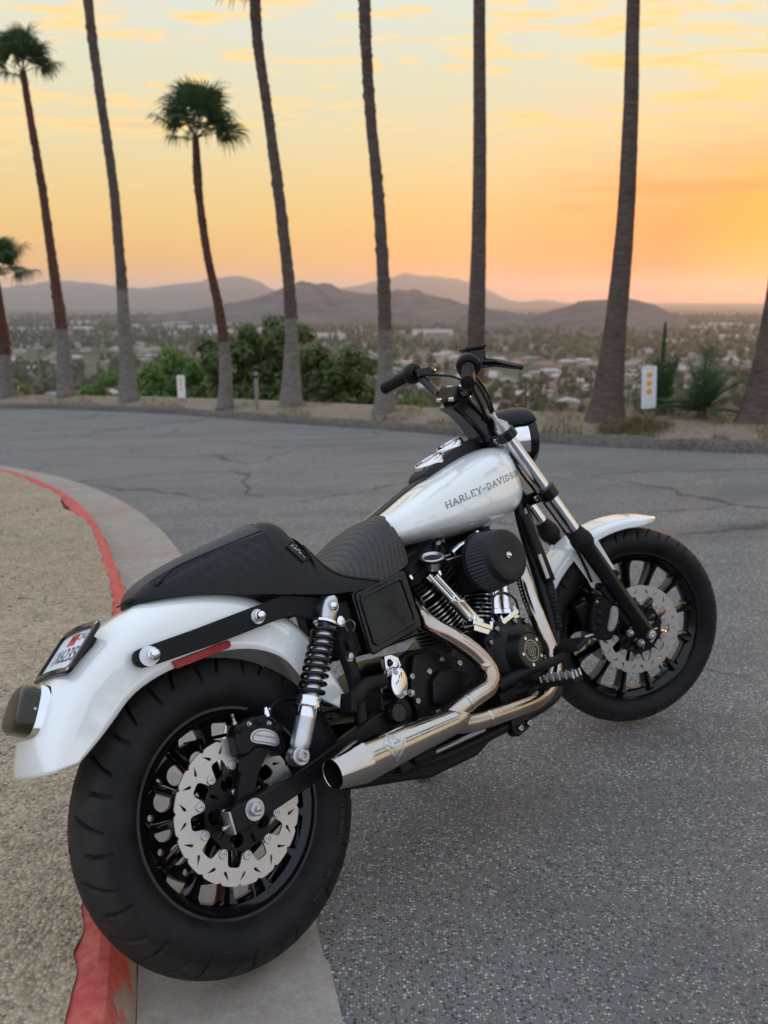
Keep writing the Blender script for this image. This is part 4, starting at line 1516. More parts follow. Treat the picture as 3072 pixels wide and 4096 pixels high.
def ring_text(root, C, steer, txt, size, r, a0, y, flip, mat, name, track=1.0):
    """lettering bent round a wheel on its right sidewall; a0 = centre angle seen in (x,z)"""
    vs, fs = text_mesh(txt, size, space=track)
    C = Vector(C)
    mb = MB(); out = []
    for (x, h) in vs:
        if flip: x, h = x, h
        rr = r + h
        a = a0 - x / r
        yy = y(rr) if callable(y) else y
        out.append(C + Vector((rr * math.cos(a), yy, rr * math.sin(a))))
    mb.add(out, fs)
    o = part(mb, name, mat, root, steer, flat=True)
    md = o.modifiers.new('raise', 'SOLIDIFY'); md.thickness = .0018; md.offset = 0
    return o

R_PROF = [(0, .3230), (.022, .3205), (.042, .3140), (.058, .3035), (.069, .2890), (.0745, .2720), (.0755, .2560), (.0725, .2410), (.064, .2260), (.052, .2170), (.046, .2110)]
F_PROF = [(0, .3310), (.016, .3290), (.031, .3225), (.043, .3120), (.0505, .2985), (.0525, .2860), (.050, .2740), (.044, .2640), (.036, .2560), (.031, .2500)]
rw = wheel('rear_wheel', (0, 0, 0), False, .323, R_PROF, None, (.048, .217), 13, R(88), .075, (17, .0048, .010), 'black multi spoke rear wheel with one disc')
brake_disc(rw, (0, 0, 0), -.070, False, -1, 1.4503)
fw = wheel('front_wheel', (WB, 0, 0), True, .331, F_PROF, None, (.034, .255), 13, R(86.5), .062, (24, .0042, .008), 'black multi spoke front wheel with twin discs')
brake_disc(fw, (WB, 0, 0), -.065, True, -1, 1.3763)
brake_disc(fw, (WB, 0, 0), .065, True, 1, 1.3763)
def side_y(prof, off=.0006):
    tab = sorted([(r, w) for (w, r) in prof])
    def f(rr):
        for (a, b) in zip(tab[:-1], tab[1:]):
            if a[0] <= rr <= b[0]:
                return -(a[1] + (b[1] - a[1]) * (rr - a[0]) / (b[0] - a[0])) - off
        return -tab[len(tab) // 2][1]
    return f
TLET = simple('raised_rubber', (.020, .020, .021), .4)
yr, yf = side_y(R_PROF, .0012), side_y(F_PROF, .0010)
ring_text(rw, (0, 0, 0), False, '150/80B16', .018, .262, R(-28), yr, False, TLET, 'tyre_lettering', 1.1)
ring_text(rw, (0, 0, 0), False, 'M/C 71H', .018, .262, R(-58), yr, False, TLET, 'tyre_lettering', 1.1)
ring_text(rw, (0, 0, 0), False, 'TUBELESS', .009, .262, R(-92), yr, False, TLET, 'tyre_lettering', 1.1)
ring_text(rw, (0, 0, 0), False, 'REINFORCED', .009, .262, R(-112), yr, False, TLET, 'tyre_lettering', 1.1)
ring_text(fw, (WB, 0, 0), True, 'LONG HAUL', .020, .285, R(-72), yf, False, TLET, 'tyre_lettering', 1.25)
# drive pulley on the far side of the rear wheel
hl = [circ(.045, 40, cw=True)]
for k in range(11):
    a = R(116) + 2 * PI * k / 11
    hl.append(circ(.0215, 24, .106 * math.cos(a), .106 * math.sin(a), cw=True))
    hl.append(circ(.0075, 12, .130 * math.cos(a + PI / 11), .130 * math.sin(a + PI / 11), cw=True))
mb = MB()
mb.plate(circ(.146, 90), hl, lambda x, z, t_: V(x, .068 + t_, z), .012)
mb.lathe((0, .060, 0), (0, 1, 0), [(0, .142), (0, .150), (.030, .150), (.030, .142)], 90, closed=True)
part(mb, 'drive_pulley', SATIN, rw, sharp=30)

# ---- rear end: swingarm, axle, caliper
for s in (-1, 1):
    mb = MB()
    y0, y1 = s * .103, s * .132
    loop = [(-.052, -.024), (-.046, -.031), (-.030, -.030), (.10, -.014), (.21, .000), (.36, .022), (.46, .028), (.46, .080), (.36, .074), (.216, .048), (.10, .028), (-.042, .020), (-.054, .012)]
    mb.plate(loop, [], lambda x, z, t_: V(x, min(y0, y1) + t_, z), abs(y1 - y0))
    part(mb, 'swingarm', SATIN, None, bevel=.004)
    mb = MB()
    mb.lathe((0, s * .130, 0), (0, s, 0), [(0, .0195), (.006, .0195), (.006, .0145), (.014, .0145), (.016, .012), (.016, 0.006), (.022, .0055), (.024, 0)], 6 if s < 0 else 24)
    mb.lathe((0, s * .131, 0), (0, s, 0), [(0, .022), (.004, .022), (.004, .01)], 28)
    part(mb, 'axle_nut', STEEL, None)
    mb = MB()
    mb.box((-.055, s * .1175, -.006), (.005, .034, .046)); mb.cyl((-.054, s * .1175, -.012), (-.070, s * .1175, -.012), .005, None, 8)
    part(mb, 'axle_adjuster', STEEL, None, bevel=.0012)
mb = MB(); mb.cyl((0, -.13, 0), (0, .13, 0), .0095, None, 16)
part(mb, 'axle', STEEL, None)
mb = MB(); mb.tube([(.46, -.12, .055), (.46, .12, .055)], .03, 18); mb.box((.36, 0, .05), (.06, .21, .05))
part(mb, 'swingarm_pivot', SATIN, None)

def badge_shape(cx, cz, L_, W_, ang, bow):
    lp = []
    for i in range(40):
        a = 2 * PI * i / 40
        x = L_ * math.copysign(abs(math.cos(a)) ** .7, math.cos(a)); z = W_ * math.copysign(abs(math.sin(a)) ** .8, math.sin(a))
        z += bow * (1 - (x / L_) ** 2) - .012 * bow
        lp.append((cx + x * math.cos(ang) - z * math.sin(ang), cz + x * math.sin(ang) + z * math.cos(ang)))
    return lp
def caliper(steer, name, loop, y0, y1, badge, bolts, label=None):
    mb = MB()
    mb.plate(loop, [], lambda x, z, t_: V(x, y0 + (y1 - y0) * t_, z), 1.0)
    root = part(mb, name, SATIN, None, steer, bevel=.006)
    s = -1 if y1 < y0 else 1
    cx, cz, L_, W_, ang, bow = badge
    mb = MB(); mb.plate(badge_shape(cx, cz, L_, W_, ang, bow), [], lambda x, z, t_: V(x, y1 + s * .004 * t_, z), 1.0)
    part(mb, 'badge_rim', ALU, root, steer, bevel=.001)
    mb = MB(); mb.plate(badge_shape(cx, cz, L_ - .0035, W_ - .0032, ang, bow), [], lambda x, z, t_: V(x, y1 + s * (.0042 + .001 * t_), z), 1.0)
    part(mb, 'badge_panel', GREYPR, root, steer)
    mb = MB(); mb.plate(badge_shape(cx, cz, L_ - .0058, W_ - .0053, ang, bow), [], lambda x, z, t_: V(x, y1 + s * (.0054 + .0006 * t_), z), 1.0)
    part(mb, 'badge_plate', ALU, root, steer)
    vs, fs = text_mesh('HARLEY-DAVIDSON', .0060)
    mb = MB()
    mb.add([V(cx + x * math.cos(ang) - (z + bow * .9) * math.sin(ang), y1 + s * .0066, cz + x * math.sin(ang) + (z + bow * .9) * math.cos(ang)) for x, z in vs], fs)
    part(mb, 'badge_lettering', GREYPR, root, steer, flat=True)
    for (x, z, r, h) in bolts:
        mb = MB(); mb.lathe((x, y1 - s * .004, z), (0, s, 0), [(0, r * 1.35), (.005, r * 1.35), (.006, r), (h, r), (h + .001, r * .8), (h + .001, 0)], 12)
        part(mb, 'bolt', SATIN if r > .006 else STEEL, root, steer)
    return root
rc = caliper(False, 'rear_caliper', [(.015, .105), (.020, .150), (.040, .168), (.066, .172), (.098, .168), (.120, .150), (.132, .118), (.134, .085), (.112, .070), (.095, .095), (.060, .108), (.035, .100)],
             -.062, -.106, (.083, .118, .036, .016, R(-27), .006),
             [(.030, .158, .0065, .010), (.083, .158, .0075, .012), (.125, .128, .0075, .010), (.058, .160, .004, .008), (.105, .146, .004, .008)])
mb = MB()
mb.plate([(-.022, .010), (.0, -.020), (.024, .006), (.045, .05), (.085, .088), (.075, .115), (.035, .115), (.015, .075)], [circ(.011, 14, 0, 0, cw=True)], lambda x, z, t_: V(x, -.100 + .016 * t_, z), 1.0)
part(mb, 'caliper_bracket', SATIN, None, bevel=.003)
mb = MB()
mb.tube([(.118, -.098, .158), (.128, -.098, .176), (.16, -.09, .182), (.21, -.08, .17), (.29, -.08, .13), (.40, -.10, .12)], .0045, 8, smooth=6)
part(mb, 'rear_brake_hose', MATTE, None)
mb = MB(); mb.lathe((.112, -.098, .160), (0, 0, 1), [(0, .008), (.012, .008), (.014, .0065), (.02, .0065), (.02, 0)], 8); mb.cyl((.118, -.098, .171), (.148, -.093, .182), .0042, None, 10)
part(mb, 'banjo_bolt', CHROME, None)
mb = MB(); mb.lathe((.036, -.088, .168), (0, 0, 1), [(0, .006), (.006, .006), (.007, .0035), (.016, .003), (.018, .0042), (.022, .0042), (.023, 0)], 10)
part(mb, 'bleed_nipple', STEEL, None)

# ---- shocks
def shock(y, s):
    top = V(.312, y, .345); bot = V(.120, y, .066)
    ax = (top - bot).normalized(); L_ = (top - bot).length
    out = V(0, s, 0)
    mb = MB()
    # lower canister
    mb.lathe(bot, ax, [(.010, .0165), (.022, .0215), (.030, .0225), (.098, .0225), (.104, .0245), (.112, .0245), (.113, .010)], 30)
    root = part(mb, 'rear_shock', ALU, None)
    mb = MB(); mb.lathe(bot - out * .016, out, [(0, .012), (0, .0195), (.004, .0215), (.028, .0215), (.032, .0195), (.032, .012)], 28, closed=True); mb.box(bot + ax * .018, (.03, .026, .03), Matrix((ax.cross(out), out, ax)).transposed())
    part(mb, 'lower_eye', ALU, root, bevel=.001)
    mb = MB(); mb.lathe(bot - out * .03, out, [(0, .013), (.054, .013), (.056, .011), (.056, .0062), (.050, .0058), (.050, 0)], 20)
    part(mb, 'lower_bolt', STEEL, root)
    mb = MB()
    mb.lathe(bot, ax, [(.100, .026), (.104, .0300), (.109, .0300), (.112, .0285), (.118, .0285), (.121, .0300), (.124, .0300), (.127, .022)], 36)
    mb.lathe(bot, ax, [(.080, .0232), (.100, .0236), (.103, .026)], 30)
    part(mb, 'spring_collar', CHROME, root)
    mb = MB(); mb.lathe(bot, ax, [(.112, .0185), (L_ - .06, .0185), (L_ - .058, .008), (L_ - .02, .008)], 26)
    part(mb, 'damper_body', ALU, root)
    mb = MB(); mb.lathe(bot, ax, [(L_ - .075, .0075), (L_ - .040, .0075)], 14)
    mb.lathe(bot, ax, [(L_ - .046, .024), (L_ - .043, .0295), (L_ - .037, .0295), (L_ - .034, .024), (L_ - .030, .020)], 36)
    part(mb, 'spring_seat', CHROME, root)
    # spring
    u = ax.orthogonal().normalized(); w = ax.cross(u)
    pts = []
    t0, t1 = .126, L_ - .047
    turns = 9.2
    for i in range(int(turns * 28) + 1):
        q = i / (turns * 28)
        a = 2 * PI * turns * q
        e = q + .018 * math.sin(2 * PI * q)
        pts.append(bot + ax * (t0 + (t1 - t0) * e) + (u * math.cos(a) + w * math.sin(a)) * .0268)
    mb = MB(); mb.tube(pts, .0046, 10)
    part(mb, 'spring', GLOSS, root)
    # upper eye
    mb = MB(); rg = []
    ex = ax.cross(out)
    for (t_, hw, ht) in ((-.040, .017, .014), (-.028, .019, .015), (-.010, .0215, .016), (.008, .0205, .016), (.020, .015, .015), (.026, .006, .013)):
        c = top + ax * t_
        rg.append([c + ex * hw * math.copysign(abs(math.cos(2 * PI * k / 16)) ** .7, math.cos(2 * PI * k / 16)) + out * ht * math.copysign(abs(math.sin(2 * PI * k / 16)) ** .7, math.sin(2 * PI * k / 16)) for k in range(16)])
    mb.loft(rg); part(mb, 'upper_eye', ALU, root)
    mb = MB(); mb.lathe(top - out * .04, out, [(0, .0165), (.024, .0165), (.024, .012)], 24)
    mb.lathe(top + out * .0145, out, [(0, .0145), (.002, .0145), (.002, .0125)], 24)
    part(mb, 'upper_bush', ALU, root)
    mb = MB(); mb.lathe(top + out * .014, out, [(0, .0105), (.004, .0105), (.006, .010), (.010, .0075), (.0125, .0035), (.013, 0)], 20)
    part(mb, 'acorn_nut', CHROME, root)
shock(-.155, -1); shock(.155, 1)

# ---- rear fender
CROWN = [(-.372, .205), (-.366, .235), (-.350, .277), (-.316, .330), (-.256, .388), (-.165, .440), (-.070, .470), (.02, .476), (.10, .462), (.18, .425), (.25, .366), (.305, .288), (.335, .20), (.343, .125)]
EDGE = [(-.300, .208), (-.288, .215), (-.258, .233), (-.223, .257), (-.171, .293), (-.11, .313), (-.03, .323), (.039, .323), (.10, .313), (.15, .294), (.192, .263), (.216, .222), (.245, .165), (.305, .112)]
def fender_mesh(crown, edge, W, thick, seg=44, nphi=14, wfun=None):
    n = len(crown)
    tab_c = [(i, c[0], c[1]) for i, c in enumerate(crown)]; tab_e = [(i, e[0], e[1]) for i, e in enumerate(edge)]
    outer = []
    for i in range(seg + 1):
        u = (n - 1) * i / seg
        c = interp(tab_c, u); e = interp(tab_e, u)
        w = W * (wfun(i / seg) if wfun else 1)
        row = []
        for k in range(-nphi, nphi + 1):
            p = abs(k) / nphi
            # crown arc then flat skirt
            if p < .62:
                q = p / .62 * PI / 2
                y = w * math.sin(q) ** .82; d = .42 * (1 - math.cos(q) ** .95)
            else:
                y = w * (1 + .004 * (p - .62)); d = .42 + .58 * (p - .62) / .38
            row.append(Vector((c[0] + (e[0] - c[0]) * d, math.copysign(y, k), c[1] + (e[1] - c[1]) * d)))
        outer.append(row)
    return outer
def shell(rows, name, mat, parent=None, steer=False, th=.003):
    mb = MB(); mb.loft(rows, closed=False, cap=False)
    o = part(mb, name, mat, parent, steer, sharp=60)
    md = o.modifiers.new('thick', 'SOLIDIFY'); md.thickness = th; md.offset = -1; md.use_even_offset = False
    return o
rf_rows = fender_mesh(CROWN, EDGE, .104, .003)
rfend = shell(rf_rows, 'rear_fender', WHITE)
# struts
STRUT = [(-.158, .360), (-.155, .368), (-.148, .374), (-.137, .376), (-.009, .383), (.176, .397), (.215, .400), (.250, .393), (.30, .378), (.35, .362), (.35, .318), (.275, .330), (.235, .349), (.193, .352), (.025, .341), (-.111, .337), (-.142, .338), (-.152, .344), (-.157, .351)]
for s in (-1, 1):
    mb = MB(); mb.plate(STRUT, [], lambda x, z, t_: V(x, s * (.113 + .014 * t_), z), 1.0)
    st = part(mb, 'fender_strut', MATTE, None, bevel=.003)
    for (x, z, k) in ((-.121, .357, 0), (.138, .371, 1)):
        mb = MB(); mb.lathe((x, s * .1265, z), (0, s, 0), [(0, .0165), (.003, .0165), (.003, .0115)], 26)
        if k == 0: mb.lathe((x - .006, s * .1265, z), (0, s, 0), [(0, .020), (.0015, .020), (.0015, .0)], 26)
        part(mb, 'washer', ALU if k else PLATEW, st)
        mb = MB(); mb.lathe((x, s * .129, z), (0, s, 0), [(0, .0125), (.010, .0125), (.012, .0105), (.018, .0105), (.022, .008), (.024, .004), (.0245, 0)], 18)
        part(mb, 'stud_bolt', CHROME, st)
# red side reflector
for s in (-1, 1):
    mb = MB(); mb.plate([(-.074, .333), (-.070, .3165), (.060, .324), (.066, .328), (.067, .338), (.062, .341)], [], lambda x, z, t_: V(x, s * (.1055 + .005 * t_), z), 1.0)
    part(mb, 'side_reflector', REDLENS, None, bevel=.002)
# licence plate and frame, wrapped to the fender
pc = V(-.231, 0, .409); pt = V(.072, 0, .066).normalized(); pn = V(-pt.z, 0, pt.x)
def plate_pt(u, v_, lift):          # u across (+ = right side), v up
    bow = -.55 * u * u / .09
    return pc + V(0, -u, 0) + pt * v_ + pn * (lift + bow * .10)
mb = MB()
def rr_loop(w, h, r, n=5):
    lp = []
    for cx, cy, a0 in ((w - r, h - r, 0), (-w + r, h - r, 90), (-w + r, -h + r, 180), (w - r, -h + r, 270)):
        for k in range(n):
            a = R(a0 + 90 * k / (n - 1)); lp.append((cx + r * math.cos(a), cy + r * math.sin(a)))
    return lp
def grid_loop(mb, w, h, r, lift, th, holes=None):
    lp = rr_loop(w, h, r)
    # add points along long edges so the sheet can bow
    out = []
    for (a, b) in zip(lp, lp[1:] + lp[:1]):
        k = max(1, int(math.hypot(a[0] - b[0], a[1] - b[1]) / .015))
        out += [(a[0] + (b[0] - a[0]) * i / k, a[1] + (b[1] - a[1]) * i / k) for i in range(k)]
    mb.plate(out, holes or [], lambda x, y, t_: plate_pt(x, y, lift + th * t_), 1.0)
def dense_loop(lp):
    out = []
    for (a, b) in zip(lp, lp[1:] + lp[:1]):
        k = max(1, int(math.hypot(a[0] - b[0], a[1] - b[1]) / .015))
        out += [(a[0] + (b[0] - a[0]) * i / k, a[1] + (b[1] - a[1]) * i / k) for i in range(k)]
    return out
mb = MB(); grid_loop(mb, .091, .052, .010, .002, .003)
lic = part(mb, 'licence_plate', PLATEW, None)
mb = MB(); grid_loop(mb, .099, .060, .016, .0025, .009, [dense_loop(rr_loop(.086, .046, .012))[::-1]])
part(mb, 'plate_frame', GLOSS, lic, bevel=.002)
for (u, v_) in ((.091, .052), (.091, -.052), (-.091, .052), (-.091, -.052)):
    mb = MB(); mb.lathe(plate_pt(u, v_, .0105), pn, [(0, .0045), (.002, .004), (.0025, 0)], 12)
    part(mb, 'frame_screw', ALU, lic)
def plate_text(txt, size, u, v_, sx, align, mat, name):
    vs, fs = text_mesh(txt, size, align, 1.05)
    mb = MB(); mb.add([plate_pt(u + x * sx, v_ + y, .0062) for x, y in vs], fs)
    part(mb, name, mat, lic, flat=True)
plate_text('CAL', .021, .072, .030, 1.1, 'RIGHT', PLATEB, 'state_lettering')
plate_text('1X6235', .047, .070, -.012, .80, 'RIGHT', PLATEB, 'plate_number')
mb = MB(); mb.plate([(-.010, .014), (.026, .014), (.026, .040), (-.010, .040)], [], lambda x, y, t_: plate_pt(x, y, .0056 + .0008 * t_), 1.0)
part(mb, 'registration_sticker', STICKR, lic)
vs, fs = text_mesh('2025', .013)
mb = MB(); mb.add([plate_pt(.008 + x, .028 + y, .0070) for x, y in vs], fs)
part(mb, 'sticker_lettering', GLOSS, lic, flat=True)
mb = MB(); mb.box(pc + pn * -.010 , (.07, .14, .016), Matrix((pt, V(0, 1, 0), pn)).transposed())
part(mb, 'plate_bracket', SATIN, lic)

# tail lamp
tc_ = V(-.320, 0, .316); tn = V(-.86, 0, .50).normalized(); tu = V(.50, 0, .86).normalized()
def lamp_ring(w, h, t_, n=40, drop=0):
    out = []
    for k in range(n):
        a = 2 * PI * k / n
        x = w * math.copysign(abs(math.cos(a)) ** .62, math.cos(a)); y = h * math.copysign(abs(math.sin(a)) ** .62, math.sin(a))
        x *= 1 - .16 * (y / h)          # narrower towards the top
        out.append(tc_ + V(0, -x, 0) + tu * (y + drop) + tn * t_)
    return out
mb = MB(); mb.loft([lamp_ring(.060, .054, -.04), lamp_ring(.060, .054, .009), lamp_ring(.058, .052, .013), lamp_ring(.053, .047, .013)])
tl = part(mb, 'tail_lamp', CHROME, None)
mb = MB(); mb.loft([lamp_ring(.053, .047, .010), lamp_ring(.053, .047, .024), lamp_ring(.0515, .0455, .034), lamp_ring(.048, .042, .040), lamp_ring(.041, .035, .0435), lamp_ring(.030, .026, .0448), lamp_ring(.01, .008, .0452)])
part(mb, 'lamp_lens', SMOKE, tl, sharp=70)
for s in (-1, 1):
    mb = MB(); c = tc_ + V(0, s * .0535, 0) + tn * .018; mb.lathe(c, (0, s, 0), [(0, .003), (.002, .003), (.002, 0)], 10)
    part(mb, 'lens_screw', STEEL, tl)

# ---- seat
SEAT = [(-.078, .486, .474, .036), (-.071, .497, .469, .060), (-.055, .510, .467, .078), (-.02, .526, .461, .095), (.03, .542, .452, .107), (.10, .558, .436, .118), (.17, .572, .415, .126),
        (.22, .581, .402, .132), (.260, .586, .391, .137), (.288, .582, .384, .141), (.310, .562, .378, .144), (.330, .527, .374, .147), (.350, .489, .370, .149), (.372, .464, .367, .152), (.40, .455, .364, .154),
        (.43, .460, .362, .154), (.47, .478, .362, .152), (.51, .499, .366, .147), (.55, .517, .374, .140), (.59, .531, .384, .130), (.62, .538, .392, .119), (.642, .540, .402, .104), (.658, .535, .417, .086), (.666, .516, .442, .064), (.669, .50, .458, .046)]
def seat_section(x, n=18):
    zt, zb, w = interp(SEAT, x)
    row = []
    for k in range(-n, n + 1):
        p = abs(k) / n; q = p * PI / 2
        pw = .62 if x < .30 else (.74 - .16 * min(1, max(0, (x - .42) / .15)))
        y = w * math.sin(q) ** pw
        z = zb + (zt - zb) * math.cos(q) ** (.72 if x < .3 else (.85 - .22 * min(1, max(0, (x - .42) / .15))))
        if x < .32:      # pillion pad narrows upward
            y *= 1 - .20 * ((z - zb) / (zt - zb)) ** 2 * min(1, p * 2)
        row.append(Vector((x, math.copysign(y, k), z)))
    return row
# quilted ribs across the rider's seat and stitched lines on the pillion pad
def rib(x):
    if x < .365: return 0
    t_ = ((x - .365) / .0205) % 1.0
    return -.0042 * math.exp(-(min(t_, 1 - t_) / .12) ** 2)
rows = []
N_ = 460
for i in range(N_ + 1):
    x = -.078 + .747 * i / N_
    row = seat_section(x, 22)
    zt, zb, w = interp(SEAT, x)
    new = []
    for p in row:
        hgt_f = (p.z - zb) / max(1e-6, zt - zb)
        dz = 0
        ln_ = max(.06, .78 - .72 * min(1, max(0, x - .325) / .16) ** .8)
        if x > .362 and hgt_f > ln_: dz = rib(x + .045 * max(0.0, 1 - hgt_f) ** 1.2) * min(1, (hgt_f - ln_) / .06)
        if -.05 < x < .235:      # pillion side panel: stitched lines fanning down its side
            e = p.z - (.43 + .27 * (x + .06))
            t_ = (e / .030) % 1.0
            if .10 < hgt_f < .80: dz = -.0042 * math.exp(-(min(t_, 1 - t_) / .075) ** 2)
            if .80 < hgt_f < .86: dz = .0025 * math.sin((hgt_f - .80) / .06 * PI)
        if .236 < x < .250: dz += .0030 * math.sin((x - .236) / .014 * PI)
        sgn = 1 if p.y > 0 else -1
        side = min(1, abs(p.y) / max(w, 1e-6))
        new.append(Vector((p.x, p.y + sgn * dz * side, p.z + dz * (1 - side * .6))))
    rows.append(new)
mb = MB(); mb.loft(rows, closed=True, cap=True)
for fi, f in enumerate(mb.f):
    if len(f) != 4: continue
    px_ = sum(mb.v[i][0] for i in f) / 4; py_ = sum(abs(mb.v[i][1]) for i in f) / 4; pz_ = sum(mb.v[i][2] for i in f) / 4
    zt_, zb_, w_ = interp(SEAT, px_)
    hf = (pz_ - zb_) / max(1e-6, zt_ - zb_)
    line = .83 if px_ < .243 else (2 if px_ < .325 else max(.06, .78 - .72 * min(1, (px_ - .325) / .16) ** .8))
    if hf > line: mb.mi[fi] = 1
mb_seat = mb
BADGE = [Vector((.270, .505)), Vector((.290, .515)), Vector((.321, .467)), Vector((.292, .460))]
seat = part(mb, 'seat', [LEATHER, LEATHER2], None, sharp=70)
# piping between base and quilted top
def seat_at(x, f):
    """point on the right side of the seat at height fraction f"""
    zt, zb, w = interp(SEAT, x)
    kk_ = min(1, max(0, (x - .42) / .15))
    q = math.acos(max(0, min(1, f)) ** (1 / (.72 if x < .3 else .85 - .22 * kk_)))
    y = w * math.sin(q) ** (.62 if x < .30 else .74 - .16 * kk_)
    z = zb + (zt - zb) * f
    if x < .32: y *= 1 - .20 * f ** 2 * min(1, q / (PI / 2) * 2)
    return Vector((x, -y, z))
for s in (-1, 1):
    pts = [seat_at(.325 + .16 * i / 20, .78 - .72 * (i / 20) ** .8) for i in range(21)]
    mb = MB(); mb.tube([V(p.x, p.y * -s if s > 0 else p.y, p.z) for p in pts], .0034, 6)
    part(mb, 'seat_piping', LEATHER, seat)
    pts = [seat_at(.243, .08 + .90 * i / 16) for i in range(17)]
    mb = MB(); mb.tube([V(p.x, p.y * (-1 if s > 0 else 1), p.z) for p in pts], .0034, 6)
    part(mb, 'seat_piping', LEATHER, seat)
    pts = [seat_at(-.045 + .285 * i / 24, .80 + .06 * (i / 24) - .25 * max(0, 1 - i / 5) ** 2) for i in range(25)]
    mb = MB(); mb.tube([V(p.x, p.y * (-1 if s > 0 else 1), p.z) for p in pts], .0034, 6)
    part(mb, 'seat_piping', LEATHER, seat)
# sewn badge on the hump
st_b = BVHTree.FromPolygons([Vector(p) for p in mb_seat.v], mb_seat.f)
def on_seat(x, z, lift):
    hit = st_b.ray_cast(Vector((x, -.4, z)), Vector((0, 1, 0)))
    if hit[0] is None: return Vector((x, -.08, z))
    nn = hit[1] if hit[1].y < 0 else -hit[1]
    return hit[0] + nn * lift
bc = BADGE
def badge_pt(u, v_, lift):       # u, v in -1..1 over the patch
    a = bc[0].lerp(bc[1], (v_ + 1) / 2); b = bc[3].lerp(bc[2], (v_ + 1) / 2)
    p = a.lerp(b, (u + 1) / 2)
    return on_seat(p.x, p.y, lift)
mb = MB()
mb.loft([[badge_pt(-1 + 2 * i / 8, -1 + 2 * k / 6, .0026) for k in range(7)] for i in range(9)], closed=False, cap=False)
bd = part(mb, 'seat_badge', GLOSS, seat)
bd.modifiers.new('thick', 'SOLIDIFY').thickness = .002
mb = MB(); mb.tube([badge_pt(u, v_, .0032) for u, v_ in [(-1, -1), (-.33, -1), (.33, -1), (1, -1), (1, 0), (1, 1), (.33, 1), (-.33, 1), (-1, 1), (-1, 0), (-1, -1)]], .0018, 6)
part(mb, 'badge_border', LEATHER, seat)
vs, fs = text_mesh('LePera', 1.0, 'CENTER')
hw_ = max(abs(x) for x, y in vs)
mb = MB(); mb.add([badge_pt((x + .25 * y) / hw_ * .78, y * .95, .0046) for x, y in vs], fs)
part(mb, 'badge_lettering', SILVPR, seat, flat=True)
mb = MB(); mb.box((-.085, 0, .476), (.03, .028, .003)); mb.lathe((-.088, 0, .477), (0, 0, 1), [(0, .007), (.003, .006), (.004, 0)], 12)
part(mb, 'seat_tab', SATIN, seat)

# ---- fuel tank
TANK = [(.600, .470, .500, .05), (.612, .458, .516, .085), (.64, .450, .533, .118), (.70, .443, .556, .137), (.78, .438, .586, .148), (.86, .435, .612, .155), (.94, .434, .636, .158),
        (1.02, .435, .656, .156), (1.08, .438, .667, .151), (1.13, .446, .671, .139), (1.17, .459, .667, .118), (1.20, .479, .655, .090), (1.218, .503, .638, .058), (1.226, .535, .61, .022)]
def tank_ring(x, n=56):
    zb, zt, w = interp(TANK, x)
    zc = zb + .44 * (zt - zb)
    out = []
    for k in range(n):
        a = 2 * PI * k / n
        c, s = math.cos(a), math.sin(a)
        y = w * math.copysign(abs(c) ** .80, c)
        if s > 0: z = zc + (zt - zc) * s ** .52
        else: z = zc - (zc - zb) * (-s) ** .62
        out.append(Vector((x, y, z)))
    return out
txs = [.600 + .626 * (i / 90) for i in range(91)]
mb = MB(); mb.loft([tank_ring(x) for x in txs])
tank = part(mb, 'fuel_tank', WHITE, None, sharp=80)
tb = BVHTree.FromPolygons([Vector(p) for p in mb.v], mb.f)
def on_tank(x, z, lift=.0007):
    hit = tb.ray_cast(Vector((x, -.4, z)), Vector((0, 1, 0)))
    if hit[0] is None: return None
    nrm = hit[1] if hit[1].y < 0 else -hit[1]
    return hit[0] + nrm * lift
def tank_top(x, y, lift):
    hit = tb.ray_cast(Vector((x, y, 1.2)), Vector((0, 0, -1)))
    if hit[0] is None: return Vector((x, y, .6))
    nrm = hit[1] if hit[1].z > 0 else -hit[1]
    return hit[0] + nrm * lift
